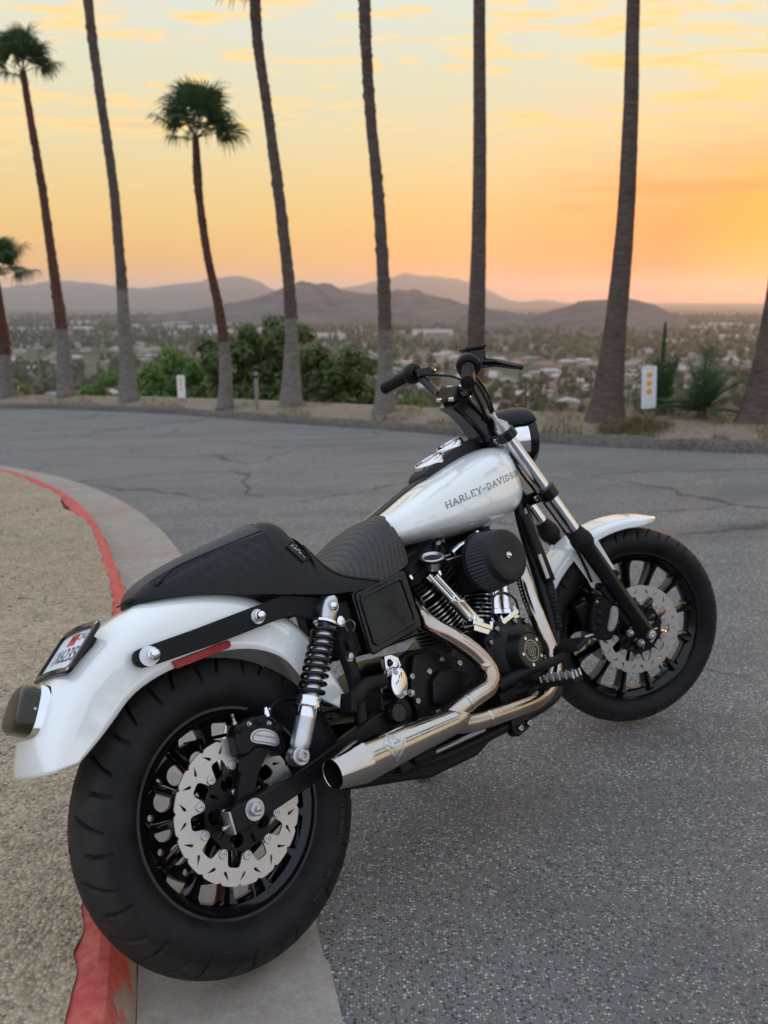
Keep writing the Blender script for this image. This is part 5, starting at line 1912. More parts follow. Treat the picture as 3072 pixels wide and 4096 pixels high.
# wide serif capitals
def arc(cx, cy, rx, ry, a0, a1, n=10):
    return [(cx + rx * math.cos(R(a0 + (a1 - a0) * i / n)), cy + ry * math.sin(R(a0 + (a1 - a0) * i / n))) for i in range(n + 1)]
def sf(x, y, w=.13): return [(x - w, y), (x + w, y)]
GL = {'H': ([[(.12, 0), (.12, 1)], [(.88, 0), (.88, 1)], [(-.12, .48), (.88, .48)], sf(.12, 0), sf(.12, 1), sf(.88, 0), sf(.88, 1)], 1.0),
      'A': ([[(.05, 0), (.5, 1), (.95, 0)], [(.22, .34), (.78, .34)], sf(.05, 0), sf(.95, 0)], 1.0),
      'R': ([[(.15, 0), (.15, 1), (.55, 1)] + arc(.55, .74, .3, .26, 90, -90)[1:] + [(.15, .48)], [(.5, .48), (.95, 0)], sf(.15, 0), sf(.95, 0, .08)], 1.0),
      'L': ([[(.15, 1), (.15, 0), (.85, 0), (.85, .2)], sf(.15, 1)], .9),
      'E': ([[(.85, .82), (.85, 1), (.15, 1), (.15, 0), (.88, 0), (.88, .2)], [(.15, .52), (.65, .52)]], .95),
      'Y': ([[(.05, 1), (.5, .45), (.95, 1)], [(.5, .45), (.5, 0)], sf(.05, 1), sf(.95, 1), sf(.5, 0)], 1.0),
      '-': ([[(.05, .48), (.75, .48)]], .8),
      'D': ([[(.15, 0), (.15, 1), (.5, 1)] + arc(.5, .5, .42, .5, 90, -90, 14)[1:] + [(.15, 0)], sf(.1, 0, .1), sf(.1, 1, .1)], 1.05),
      'V': ([[(.05, 1), (.5, 0), (.95, 1)], sf(.05, 1), sf(.95, 1)], 1.0),
      'I': ([[(.25, 0), (.25, 1)], sf(.25, 0), sf(.25, 1)], .5),
      'S': ([arc(.48, .74, .33, .26, 20, 270, 12) + arc(.48, .26, .36, .26, 90, -160, 12)[1:]], .95),
      'O': ([arc(.5, .5, .45, .5, 0, 360, 24)], 1.0),
      'N': ([[(.12, 0), (.12, 1), (.88, 0), (.88, 1)], sf(.12, 0), sf(.05, 1, .09), sf(.88, 1)], 1.0)}
lines = []; cx = 0
for ch in 'HARLEY-DAVIDSON':
    ls, w_ = GL[ch]
    lines += [[(cx + px_, py_) for px_, py_ in l] for l in ls]
    cx += w_ + .30
total = cx - .3
vs, fs = stroke_quads(lines, .17)
x0, z0, x1, z1 = .792, .505, 1.160, .556
hh = .0165
lift_i = -1
mb = MB(); out = []
ok = True
for (u, v_) in vs:
    t_ = u / total
    x = x0 + (x1 - x0) * t_; z = z0 + (z1 - z0) * t_ + v_ * hh
    lift_i += 1
    p = on_tank(x, z, .0006 + .00004 * ((lift_i // 8) % 9))
    out.append(p if p is not None else Vector((x, -.14, z)))
mb.add(out, fs)
part(mb, 'tank_lettering', GREYPR, tank, flat=True)
# leather-look console strip, gauge pod and gauges
mb = MB(); rg = []
CON = [(.628, .026), (.66, .030), (.72, .030), (.80, .031), (.835, .036), (.85, .050), (.90, .053), (1.0, .053), (1.10, .052), (1.145, .046), (1.16, .03)]
for i in range(60):
    x = .628 + .530 * i / 59
    w = interp(CON, x)[0]
    rg.append([tank_top(x, w * (k / 5 - 1), .0025 + .002 * (1 - abs(k / 5 - 1) ** 4)) for k in range(11)])
mb.loft(rg, closed=False, cap=False)
con = part(mb, 'console', WRINKLE, tank, sharp=60)
con.modifiers.new('thick', 'SOLIDIFY').thickness = .004
mb = MB(); rg = []
for (x, w, hh_) in ((.868, .030, .004), (.872, .044, .014), (.89, .050, .022), (.94, .051, .026), (1.0, .050, .030), (1.06, .050, .036), (1.11, .048, .038), (1.135, .040, .032), (1.15, .030, .012), (1.153, .026, .003)):
    zb_ = tank_top(x, w, 0).z - .004; zt_ = tank_top(x, 0, 0).z + hh_
    rg.append([V(x, -w, zb_), V(x, -w * .93, zt_ - .005), V(x, -w * .82, zt_), V(x, w * .82, zt_), V(x, w * .93, zt_ - .005), V(x, w, zb_)])
mb.loft(rg, closed=True, cap=True)
part(mb, 'gauge_pod', WRINKLE, tank, sharp=50, bevel=.002)
for (x, z, rr) in ((.938, .662, .050), (1.044, .699, .046)):
    nrm = V(-.34, 0, .94).normalized()
    c = V(x, 0, z)
    mb = MB(); mb.lathe(c - nrm * .012, nrm, [(0, rr * .97), (.010, rr), (.016, rr), (.022, rr * .95), (.0245, rr * .87), (.0235, rr * .82), (.021, rr * .80)], 48)
    gz = part(mb, 'gauge', CHROME, tank)
    mb = MB(); mb.lathe(c - nrm * .012, nrm, [(.0205, 0.001), (.0205, rr * .81)], 40)
    part(mb, 'gauge_glass', GLASS, tank)

# ---- frame
mb = MB()
for s in (-1, 1):
    mb.tube([(1.245, s * .03, .60), (1.215, s * .055, .52), (1.165, s * .078, .42), (1.150, s * .085, .25), (1.125, s * .095, .08), (1.06, s * .11, -.05), (.99, s * .118, -.085), (.80, s * .12, -.09), (.50, s * .12, -.08), (.36, s * .12, -.03), (.33, s * .115, .06)], .016, 14, smooth=6)
    mb.tube([(.335, s * .105, .02), (.36, s * .105, .16), (.345, s * .108, .30), (.33, s * .108, .375)], .018, 12, smooth=4)
    mb.tube([(.335, s * .108, .355), (.45, s * .10, .372), (.60, s * .07, .40), (.80, s * .05, .44), (1.20, s * .03, .58)], .015, 12, smooth=4)
mb.tube([(1.262, 0, .50), (1.205, 0, .74)], .034, 20)
frame = part(mb, 'frame', SATIN, None)
# ribbed breather hose along the downtube
pts = [V(1.168, -.098, .228), V(1.160, -.10, .18), V(1.152, -.103, .13), V(1.135, -.106, .085)]
mb = MB(); p_, r_ = catmull(pts, [1] * 4, 16)
mb.tube(p_, [.0135 + (.0018 if i % 4 < 2 else -.001) for i in range(len(p_))], 14)
part(mb, 'ribbed_hose', MATTE, frame)
mb = MB(); mb.lathe((1.172, -.098, .225), (-.06, 0, 1), [(0, .021), (.004, .024), (.10, .022), (.21, .018), (.215, .012)], 20)
part(mb, 'brace_sleeve', SATIN, frame)
mb = MB(); mb.box((1.148, -.1195, .275), (.016, .003, .075), Matrix.Rotation(R(-3), 3, 'Y'))
part(mb, 'sleeve_sticker', SILVPR, frame)

# ---- engine
CK = V(.87, 0, .03)
mb = MB()
case = [(.625, -.055), (.66, -.085), (.98, -.085), (1.03, -.04), (1.045, .05), (1.01, .13), (.955, .175), (.90, .19), (.83, .19), (.76, .18), (.68, .14), (.63, .07)]
mb.plate(case, [], lambda x, z, t_: V(x, -.118 + .236 * t_, z), 1.0)
crank = part(mb, 'crankcase', SATIN, None, bevel=.01)
for nm, tilt in (('rear', -1), ('front', 1)):
    ax = V(tilt * math.sin(R(22.5)), 0, math.cos(R(22.5)))
    ex = V(math.cos(R(22.5)), 0, -tilt * math.sin(R(22.5))); ey = V(0, 1, 0)
    def sq(t_, hx, hy, n=40, p=.62):
        return [CK + ax * t_ + ex * hx * math.copysign(abs(math.cos(2 * PI * k / n)) ** p, math.cos(2 * PI * k / n)) + ey * hy * math.copysign(abs(math.sin(2 * PI * k / n)) ** p, math.sin(2 * PI * k / n)) for k in range(n)]
    mb = MB(); mb.loft([sq(.13, .060, .060), sq(.31, .060, .060)])
    cyl_ = part(mb, 'cylinder', MATTE, None, label=None) if False else part(mb, 'cylinder', MATTE, None)
    mb = MB()
    for i in range(11):
        t_ = .160 + i * .0122
        hx, hy = .074 + .004 * (i > 5), .084 + .004 * (i > 4)
        a_, b_ = sq(t_ - .0019, hx, hy), sq(t_ + .0019, hx, hy)
        a2, b2 = sq(t_ - .0026, hx - .006, hy - .006), sq(t_ + .0026, hx - .006, hy - .006)
        n = len(a_); o = len(mb.v)
        mb.v += [tuple(q) for q in a2 + a_ + b_ + b2]
        for k in range(n):
            k2 = (k + 1) % n
            mb.f.append((o + k, o + k2, o + n + k2, o + n + k)); mb.mi.append(0)
            mb.f.append((o + n + k, o + n + k2, o + 2 * n + k2, o + 2 * n + k)); mb.mi.append(1)
            mb.f.append((o + 2 * n + k, o + 2 * n + k2, o + 3 * n + k2, o + 3 * n + k)); mb.mi.append(0)
        mb.f.append(tuple(range(o + n - 1, o - 1, -1))); mb.mi.append(0)
        mb.f.append(tuple(range(o + 3 * n, o + 4 * n))); mb.mi.append(0)
    part(mb, 'cooling_fins', [MATTE, FINEDGE], cyl_, sharp=30)['kind'] = 'stuff'
    # head with broader fins
    mb = MB(); mb.loft([sq(.296, .072, .080), sq(.302, .080, .088), (sq(.315, .080, .088)), sq(.36, .078, .086)])
    head = part(mb, 'cylinder_head', SATIN, None)
    mb = MB()
    for i in range(4):
        t_ = .310 + i * .0135
        hx, hy = .092, .098
        a_, b_ = sq(t_ - .002, hx, hy), sq(t_ + .002, hx, hy)
        a2, b2 = sq(t_ - .0028, hx - .006, hy - .006), sq(t_ + .0028, hx - .006, hy - .006)
        n = len(a_); o = len(mb.v)
        mb.v += [tuple(q) for q in a2 + a_ + b_ + b2]
        for k in range(n):
            k2 = (k + 1) % n
            mb.f.append((o + k, o + k2, o + n + k2, o + n + k)); mb.mi.append(0)
            mb.f.append((o + n + k, o + n + k2, o + 2 * n + k2, o + 2 * n + k)); mb.mi.append(1 if tilt > 0 or i < 2 else 0)
            mb.f.append((o + 2 * n + k, o + 2 * n + k2, o + 3 * n + k2, o + 3 * n + k)); mb.mi.append(0)
        mb.f.append(tuple(range(o + n - 1, o - 1, -1))); mb.mi.append(0)
        mb.f.append(tuple(range(o + 3 * n, o + 4 * n))); mb.mi.append(0)
    part(mb, 'cooling_fins', [MATTE, FINEDGE], head, sharp=30)['kind'] = 'stuff'
    mb = MB(); mb.loft([sq(.362, .094, .100, p=.45), sq(.384, .096, .102, p=.45), sq(.386, .086, .092, p=.45), sq(.412, .080, .086, p=.45), sq(.430, .055, .06, p=.45)])
    rk = part(mb, 'rocker_cover', MATTE, None, sharp=30)
    for (u, w_) in ((-.085, -.092), (.085, -.092), (0, -.097)):
        mb = MB(); c = CK + ax * .384 + ex * u + ey * w_; mb.lathe(c, ax, [(0, .0065), (.012, .0065), (.013, .005), (.013, 0)], 6)
        part(mb, 'cover_bolt', CHROME, rk)
# push rod tubes and tappet blocks
for (b0, t0) in (((.800, -.128, .186), (.706, -.118, .345)), ((.776, -.128, .196), (.680, -.118, .350)), ((.878, -.128, .192), (.962, -.118, .37)), ((.916, -.128, .184), (1.005, -.118, .36))):
    b_, t_ = Vector(b0), Vector(t0)
    if b0[0] > .85:
        t_ = b_ + V(.055, .004, .16)
    d = (t_ - b_).normalized(); L_ = (t_ - b_).length
    mb = MB(); mb.lathe(b_, d, [(0, .0155), (.012, .0155), (.014, .0125), (.075, .0125), (.078, .0140), (.088, .0140), (.090, .0098), (L_, .0098)], 22)
    part(mb, 'pushrod_tube', CHROME, None)
for (c, ang) in ((V(.790, -.13, .180), R(-28)), (V(.902, -.13, .176), R(12))):
    M_ = Matrix.Rotation(-ang, 3, 'Y')
    mb = MB(); mb.box(c, (.078, .046, .014), M_); mb.box(c + M_ @ V(0, 0, -.012), (.066, .042, .02), M_)
    tbk = part(mb, 'tappet_block', CHROME, None, bevel=.002)
    for sx in (-1, 1):
        for sy in (-1, 1):
            mb = MB(); mb.lathe(c + M_ @ V(sx * .032, sy * .017, .006), M_ @ V(0, 0, 1), [(0, .0055), (.012, .0055), (.013, .004), (.013, 0)], 12)
            part(mb, 'block_bolt', CHROME, tbk)
# cam cover
def cam_ring(s, y):
    base = [(.770, .070), (.775, .135), (.800, .160), (.84, .172), (.915, .172), (.955, .160), (.985, .120), (.992, .06), (.975, -.01), (.945, -.050), (.83, -.050), (.785, .0)]
    cx, cz = .868, .070
    v_, _ = catmull([Vector((a, b, 0)) for a, b in base + base[:1]], [0] * 13, 5)
    return [Vector((cx + (p.x - cx) * s, y, cz + (p.y - cz) * s)) for p in v_[:-1]]
mb = MB(); mb.loft([cam_ring(1.0, -.115), cam_ring(1.0, -.146), cam_ring(.97, -.151), cam_ring(.84, -.154), cam_ring(.74, -.166), cam_ring(.62, -.176), cam_ring(.4, -.178)])
cam_c = part(mb, 'cam_cover', SATIN, None, sharp=35)
for (x, z) in ((.790, .132), (.828, .160), (.908, .162), (.950, .150), (.778, .072), (.975, .04), (.95, -.035), (.80, -.01)):
    mb = MB(); mb.lathe((x, -.145, z), (0, -1, 0), [(0, .0095), (.010, .0095), (.011, .0085)], 16); part(mb, 'bolt_boss', SATIN, cam_c)
    mb = MB(); mb.lathe((x, -.152, z), (0, -1, 0), [(0, .0065), (.008, .0065), (.009, .0058), (.009, .0034), (.005, .0034), (.005, 0)], 14); part(mb, 'cover_bolt', STEEL, cam_c)
TCX, TCZ = .868, .080
mb = MB(); mb.lathe((TCX, -.160, TCZ), (0, -1, 0), [(0, .070), (.012, .062), (.020, .056), (.050, .0535), (.055, .0505), (.055, .048), (.052, .047)], 48)
part(mb, 'timer_housing', SATIN, cam_c)
mb = MB(); mb.lathe((TCX, -.210, TCZ), (0, -1, 0), [(0, .047), (.004, .047), (.0055, .0455), (.0058, 0)], 48)
tcv = part(mb, 'timer_cover', GLOSS, cam_c)
def tpt(x, z, lift=.0): return V(TCX + x, -.2163 - lift, TCZ + z)
mb = MB()
for (ra, rb_) in ((.0265, .0285), (.0135, .0148)):
    vs = [tpt(r * math.cos(2 * PI * k / 48), r * math.sin(2 * PI * k / 48)) for r in (ra, rb_) for k in range(48)]
    mb.add(vs, [(k, (k + 1) % 48, 48 + (k + 1) % 48, 48 + k) for k in range(48)])
# bar and shield outline
sv, sfc = stroke_quads([[(-.008, .003), (.008, .003), (.008, -.003), (-.008, -.003), (-.008, .003)], [(-.006, .003), (-.005, .007), (0, .010), (.005, .007), (.006, .003)], [(-.006, -.003), (-.004, -.008), (0, -.0105), (.004, -.008), (.006, -.003)]], .0013)
mb.add([tpt(x * .9, z * .9) for x, z in sv], sfc)
for (txt, a0) in (('TWIN CAM', 90), ('USA', -90)):
    vs, fs = text_mesh(txt, .0085, space=1.15)
    o_ = []
    for (x, y) in vs:
        if a0 > 0: a = R(a0) - x / .0205; r = .0205 + y
        else: a = R(a0) + x / .0205; r = .0205 - y
        o_.append(tpt(r * math.cos(a), r * math.sin(a)))
    mb.add(o_, fs)
part(mb, 'cover_emblem', SILVPR, cam_c, flat=True)
for k in range(5):
    a = R(90 + 18) + 2 * PI * k / 5
    mb = MB(); mb.lathe(tpt(.0375 * math.cos(a), .0375 * math.sin(a)), (0, -1, 0), [(0, .0048), (.002, .0045), (.0022, .002), (.001, 0)], 12)
    part(mb, 'cover_screw', CHROME, cam_c)
# gearbox and its side covers
mb = MB(); mb.plate([(.40, .0), (.42, .11), (.47, .165), (.55, .185), (.63, .172), (.70, .12), (.72, .03), (.68, -.06), (.45, -.06)], [], lambda x, z, t_: V(x, -.105 + .21 * t_, z), 1.0)
gb = part(mb, 'gearbox', SATIN, None, bevel=.008)
mb = MB(); mb.plate([(.50, .015), (.505, .10), (.545, .172), (.62, .165), (.70, .115), (.715, .05), (.66, .005)], [], lambda x, z, t_: V(x, -.104 - .022 * t_, z), 1.0)
part(mb, 'gearbox_cover', SATIN, gb, bevel=.006)
mb = MB(); mb.plate([(.548, .045), (.565, .095), (.60, .115), (.655, .105), (.695, .075), (.69, .05), (.64, .03), (.58, .03)], [], lambda x, z, t_: V(x, -.125 - .018 * t_, z), 1.0)
part(mb, 'gearbox_bulge', SATIN, gb, bevel=.006)
for (x, z, m_) in ((.575, .12, 0), (.63, .135, 0), (.685, .11, 0), (.515, .125, 1), (.565, .02, 1), (.51, .065, 1), (.655, .018, 1)):
    mb = MB(); mb.lathe((x, -.123, z), (0, -1, 0), [(0, .008), (.006, .008), (.008, .0066), (.008, .0036), (.005, .0036), (.005, 0)], 12)
    part(mb, 'cover_bolt', STEEL, gb)
# primary case on the far side
mb = MB(); mb.plate([(.40, .02), (.43, .11), (.52, .14), (.75, .13), (.93, .13), (1.01, .09), (1.03, .03), (.99, -.05), (.90, -.08), (.55, -.065), (.44, -.04)], [], lambda x, z, t_: V(x, .105 + .085 * t_, z), 1.0)
part(mb, 'primary_case', SATIN, None, bevel=.012)
# lower oil pan
mb = MB(); mb.plate([(.26, -.058), (.30, -.070), (.42, -.10), (.51, -.124), (.68, -.130), (.735, -.115), (.76, -.085), (.70, -.055), (.45, -.045)], [], lambda x, z, t_: V(x, -.10 + .2 * t_, z), 1.0)
part(mb, 'oil_pan', MATTE, None, bevel=.008)
# carburettor and intake between the cylinders
mb = MB(); mb.cyl((.862, -.07, .33), (.862, -.16, .338), .036, .030, 22); mb.box((.855, -.10, .30), (.07, .07, .06)); mb.box((.862, -.05, .345), (.15, .07, .05))
carb = part(mb, 'carburettor', MATTE, None, bevel=.004)
mb = MB(); mb.tube([(.80, -.11, .385), (.84, -.12, .40), (.89, -.12, .398)], .011, 12, smooth=4); mb.box((.865, -.125, .402), (.05, .03, .016))
part(mb, 'enrichener_bracket', CHROME, carb, bevel=.002)
# air filter: pleated round element with flat cover
AC = V(.852, -.255, .338)
mb = MB()
rb_ = []
n = 96
prof = [(.086, .0815), (.080, .0815), (.020, .074), (.012, .0725)]
vs = []; fs = []
for (t_, r) in prof:
    for k in range(n):
        a = 2 * PI * k / n
        rr = r - (.0045 if k % 2 else 0)
        vs.append(AC + V(math.cos(a) * rr, t_, math.sin(a) * rr))
for i in range(3):
    for k in range(n):
        k2 = (k + 1) % n
        fs.append((i * n + k, i * n + k2, (i + 1) * n + k2, (i + 1) * n + k))
mb.add(vs, fs)
af = part(mb, 'air_filter', simple('filter_pleats', (.035, .043, .052), .6), None, sharp=20)
mb = MB(); mb.lathe(AC, (0, 1, 0), [(.006, 0), (.0, .045), (.0, .066), (.0018, .0690), (.006, .0705), (.016, .0735), (.020, .0745), (.0205, .06)], 64)
part(mb, 'filter_cover', WRINKLE, af, sharp=50)
mb = MB(); mb.lathe(AC, (0, 1, 0), [(.082, .05), (.082, .083), (.090, .084), (.095, .08), (.096, .0)], 56)
part(mb, 'filter_backplate', SATIN, af)
mb = MB(); mb.lathe(AC + V(0, .006, 0), (0, -1, 0), [(0, .0085), (.006, .0085), (.0065, .0065), (.010, .006), (.012, .004), (.012, .0024), (.008, 0)], 18)
part(mb, 'filter_bolt', CHROME, af)
# horn-like gauge cup on the rear rocker: oil dipstick style dial
mb = MB(); cp = V(.706, -.125, .385); dn = V(-.15, -.45, .88).normalized()
mb.lathe(cp, dn, [(-.030, .012), (-.026, .019), (-.002, .021), (.002, .030), (.008, .031), (.010, .028), (.007, .0235), (.004, .022)], 36)
dial = part(mb, 'vent_cup', ALU, None)
mb = MB(); mb.lathe(cp, dn, [(-.001, .031), (.001, .0345), (.006, .0345), (.007, .031)], 36)
part(mb, 'cup_ring', GLOSS, dial)
mb = MB(); mb.lathe(cp, dn, [(.0045, .001), (.0045, .0228)], 30)
part(mb, 'cup_face', GLASS, dial)
mb = MB(); mb.tube([cp - dn * .03, V(.722, -.118, .345), V(.760, -.122, .27), V(.80, -.12, .215), V(.85, -.13, .235), V(.905, -.145, .245), V(.955, -.14, .215), V(.975, -.12, .17)], .0032, 8, smooth=6)
part(mb, 'vent_cable', GLOSS, None)
mb = MB(); mb.lathe((.722, -.116, .352), (.1, 0, -1), [(0, .007), (.012, .007), (.013, .0045), (.03, .004)], 6); part(mb, 'cable_nut', CHROME, None)

# ---- exhaust
mb = MB(); mb.tube([(.665, -.05, .31), (.625, -.10, .275), (.602, -.140, .242), (.610, -.163, .216), (.640, -.178, .183), (.680, -.190, .135), (.702, -.198, .095), (.704, -.204, .060), (.678, -.206, .038), (.625, -.204, .030), (.575, -.202, .022), (.525, -.200, .010)], .0232, 24, smooth=7)
part(mb, 'rear_exhaust_header', EXH, None)
mb = MB(); mb.tube([(1.09, -.04, .335), (1.075, -.085, .31), (1.045, -.118, .255), (1.030, -.130, .200), (1.018, -.146, .14), (1.008, -.160, .082), (.998, -.170, .038), (.972, -.180, .000), (.925, -.190, -.030), (.86, -.197, -.044), (.76, -.20, -.040), (.65, -.20, -.030), (.58, -.20, -.020), (.53, -.20, -.006)], .0232, 24, smooth=7)
part(mb, 'front_exhaust_header', EXH, None)
mb = MB()
for c, d in ((V(.700, -.198, .1), V(.1, 0, -1)), (V(1.022, -.14, .16), V(-.1, -.2, -1)), (V(.655, -.2, -.0305), V(-1, 0, .08)), (V(.6, -.203, .026), V(-1, 0, -.12))):
    mb = MB(); mb.lathe(c, d, [(0, .0236), (.004, .0243), (.010, .0243), (.014, .0236)], 24)
    part(mb, 'pipe_clamp_ring', MUFM, None)
m0, m1 = V(.545, -.20, .0), V(.160, -.20, .010)
md_ = (m1 - m0).normalized()
L_ = (m1 - m0).length
mb = MB(); mb.lathe(m0, md_, [(-.035, .018), (-.01, .029), (.02, .0315), (L_ - .088, .0455), (L_ - .084, .0462), (L_ - .080, .0462)], 56)
muf = part(mb, 'muffler', MUFM, None)
mb = MB(); mb.lathe(m0, md_, [(L_ - .0805, .0462), (L_ - .078, .0458), (L_ - .002, .0335), (L_, .0325), (L_ - .001, .0312), (L_ - .05, .029), (L_ - .12, .027), (L_ - .12, .001)], 56)
part(mb, 'muffler_tip', MUFM, muf, sharp=25)
mb = MB(); mb.lathe(m0, md_, [(L_ - .006, .0308), (L_ - .05, .0288), (L_ - .118, .0265), (L_ - .118, .0005)], 40)
part(mb, 'muffler_bore', MATTE, muf)
# raised emblem on the can
def muf_pt(u, v_, lift):      # u along the can (toward the tip), v round it
    t_ = L_ * .60 + u
    r = .0315 + (.0455 - .0315) * (t_ - .02) / (L_ - .108)
    a = v_ / r + R(12)
    return m0 + md_ * t_ + V(0, -math.cos(a), math.sin(a)) * (r + lift)
ev, ef = stroke_quads([[(-.028, .004), (.004, .034), (.030, .012), (.006, -.034), (-.028, .004)], [(-.020, .006), (.004, .026), (.008, .002), (-.02, .004)], [(.012, .022), (.008, .002), (.024, .012)], [(-.016, .0), (.004, -.002), (.004, -.026)], [(.011, -.001), (.008, -.022)], [(-.004, .014), (.008, .012)]], .0042)
mb = MB(); mb.add([muf_pt(x * 1.05, y * .95, .0012) for x, y in ev], ef)
em = part(mb, 'muffler_emblem', ALU, muf, flat=True)
em.modifiers.new('thick', 'SOLIDIFY').thickness = .0012
# ---- boxes, covers and controls on the right side
mb = MB(); mb.box((.482, -.02, .293), (.172, .25, .160))
bb = part(mb, 'battery_box', GLOSS, None, bevel=.006)
BOXL = [(.393, .214), (.397, .352), (.402, .358), (.566, .378), (.572, .374), (.572, .236), (.568, .230), (.400, .208)]
mb = MB(); mb.plate(BOXL, [], lambda x, z, t_: V(x, -.146 - .010 * t_, z), 1.0)
part(mb, 'box_cover', GLOSS, bb, bevel=.004)
INL = [(.410, .240), (.410, .334), (.416, .341), (.540, .357), (.547, .352), (.552, .262), (.547, .254), (.418, .233)]
INO = [(.404, .232), (.404, .340), (.412, .348), (.544, .365), (.554, .358), (.559, .256), (.552, .246), (.414, .225)]
mb = MB(); mb.plate(INO, [INL[::-1]], lambda x, z, t_: V(x, -.155 - .006 * t_, z), 1.0)
part(mb, 'cover_rim', GLOSS, bb, bevel=.0025)
mb = MB(); mb.plate([(.405, .346), (.41, .358), (.564, .377), (.569, .368), (.56, .362)], [], lambda x, z, t_: V(x, -.155 - .004 * t_, z), 1.0)
part(mb, 'cover_lip', GLOSS, bb, bevel=.002)
# electrical panel and ignition switch behind the shock
mb = MB(); mb.box((.365, -.07, .285), (.05, .12, .13)); mb.box((.352, -.128, .245), (.045, .01, .06))
part(mb, 'electrics_panel', MATTE, None, bevel=.005)
mb = MB(); mb.lathe((.350, -.120, .305), (0, -1, 0), [(0, .013), (.016, .013), (.018, .010), (.018, 0)], 20)
ig = part(mb, 'ignition_switch', CHROME, None)
mb = MB(); mb.lathe((.362, -.146, .290), (1, .3, 0), [(-.0012, .0125), (-.0012, .0145), (.0012, .0145), (.0012, .0125)], 24, closed=True)
part(mb, 'key_ring', STEEL, ig)
mb = MB(); mb.box((.356, -.145, .270), (.007, .003, .02)); mb.box((.352, -.143, .248), (.018, .003, .026))
part(mb, 'key_fob', MATTE, ig, bevel=.001)
mb = MB(); mb.lathe((.345, -.13, .222), (0, -1, 0), [(0, .012), (.003, .012), (.003, .0085), (.010, .0085), (.011, .006), (.011, 0)], 6)
part(mb, 'frame_bolt', STEEL, frame)
# rear brake master cylinder: polished
mb = MB(); rg = []
mcx, mcz = .452, .125
def oval(cx, cz, rx, rz, y, tilt, n=28):
    return [V(cx + rx * math.cos(2 * PI * k / n) * math.cos(tilt) - rz * math.sin(2 * PI * k / n) * math.sin(tilt), y, cz + rx * math.cos(2 * PI * k / n) * math.sin(tilt) + rz * math.sin(2 * PI * k / n) * math.cos(tilt)) for k in range(n)]
mb.loft([oval(mcx, mcz, .027, .037, -.11, R(-20)), oval(mcx, mcz, .028, .038, -.145, R(-20)), oval(mcx, mcz, .026, .036, -.152, R(-20)), oval(mcx, mcz, .020, .029, -.155, R(-20))])
mc = part(mb, 'brake_reservoir', CHROME, None, sharp=40)
mb = MB(); mb.plate([(.430, .165), (.437, .196), (.460, .194), (.478, .182), (.480, .160), (.455, .152)], [circ(.009, 16, .448, .176, cw=True)], lambda x, z, t_: V(x, -.128 - .016 * t_, z), 1.0)
part(mb, 'reservoir_bracket', CHROME, mc, bevel=.002)
mb = MB(); mb.lathe((.455, -.142, .168), (0, -1, 0), [(0, .0095), (.012, .0095), (.014, .007), (.014, 0)], 16); part(mb, 'bracket_nut', CHROME, mc)
for (x, z) in ((.447, .152), (.456, .098)):
    mb = MB(); mb.lathe((x, -.153, z), (0, -1, 0), [(0, .006), (.003, .006), (.004, .0045), (.004, .0025), (.002, 0)], 14); part(mb, 'reservoir_screw', STEEL, mc)
for (x, z) in ((.427, .157), (.480, .092)):
    mb = MB(); mb.lathe((x, -.140, z), (0, -1, 0), [(0, .009), (.006, .009), (.006, .007), (.014, .007), (.015, 0)], 6); part(mb, 'bracket_bolt', STEEL, mc)
# passenger peg arm
mb = MB(); mb.tube([(.405, -.155, .146), (.375, -.16, .148), (.345, -.168, .152), (.318, -.172, .146), (.290, -.178, .136), (.268, -.18, .132)], [.015, .017, .017, .018, .020, .020], 12, smooth=4)
mb.box((.268, -.18, .131), (.016, .046, .044), Matrix.Rotation(R(25), 3, 'Y'))
part(mb, 'passenger_peg_mount', MATTE, None, bevel=.003)
mb = MB(); mb.lathe((.416, -.125, .063), (0, -1, 0), [(0, .024), (.028, .024), (.033, .021), (.0345, .0205), (.0350, 0)], 30)
part(mb, 'pivot_cap', GLOSS, None)
# foot peg with teeth, right; and left twin
for s in (-1, 1):
    mb = MB()
    mb.box((.888, s * .262, -.016), (.042, .115, .016)); mb.box((.888, s * .202, -.018), (.030, .03, .026))
    mb.tube([(.83, s * .13, -.03), (.86, s * .17, -.025), (.888, s * .20, -.02)], .015, 12, smooth=4)
    fp = part(mb, 'foot_peg', MATTE, None, bevel=.003)
    for i in range(6):
        for j in range(3):
            x = .872 + .016 * j; y = s * (.212 + .021 * i)
            mb = MB(); mb.cyl((x, y, -.010), (x, y, .008), .0042, .0034, 8)
            part(mb, 'peg_tooth', STEEL, fp)
    mb = MB(); mb.lathe((.905, s * .198, -.016), (1, 0, 0), [(0, .009), (.004, .009), (.004, .007), (.014, .007), (.014, 0)], 6); mb.lathe((.872, s * .198, -.030), (-.3, s, -.3), [(0, .009), (.01, .009), (.01, .006), (.022, .006), (.022, 0)], 6)
    part(mb, 'peg_bolt', CHROME, fp)
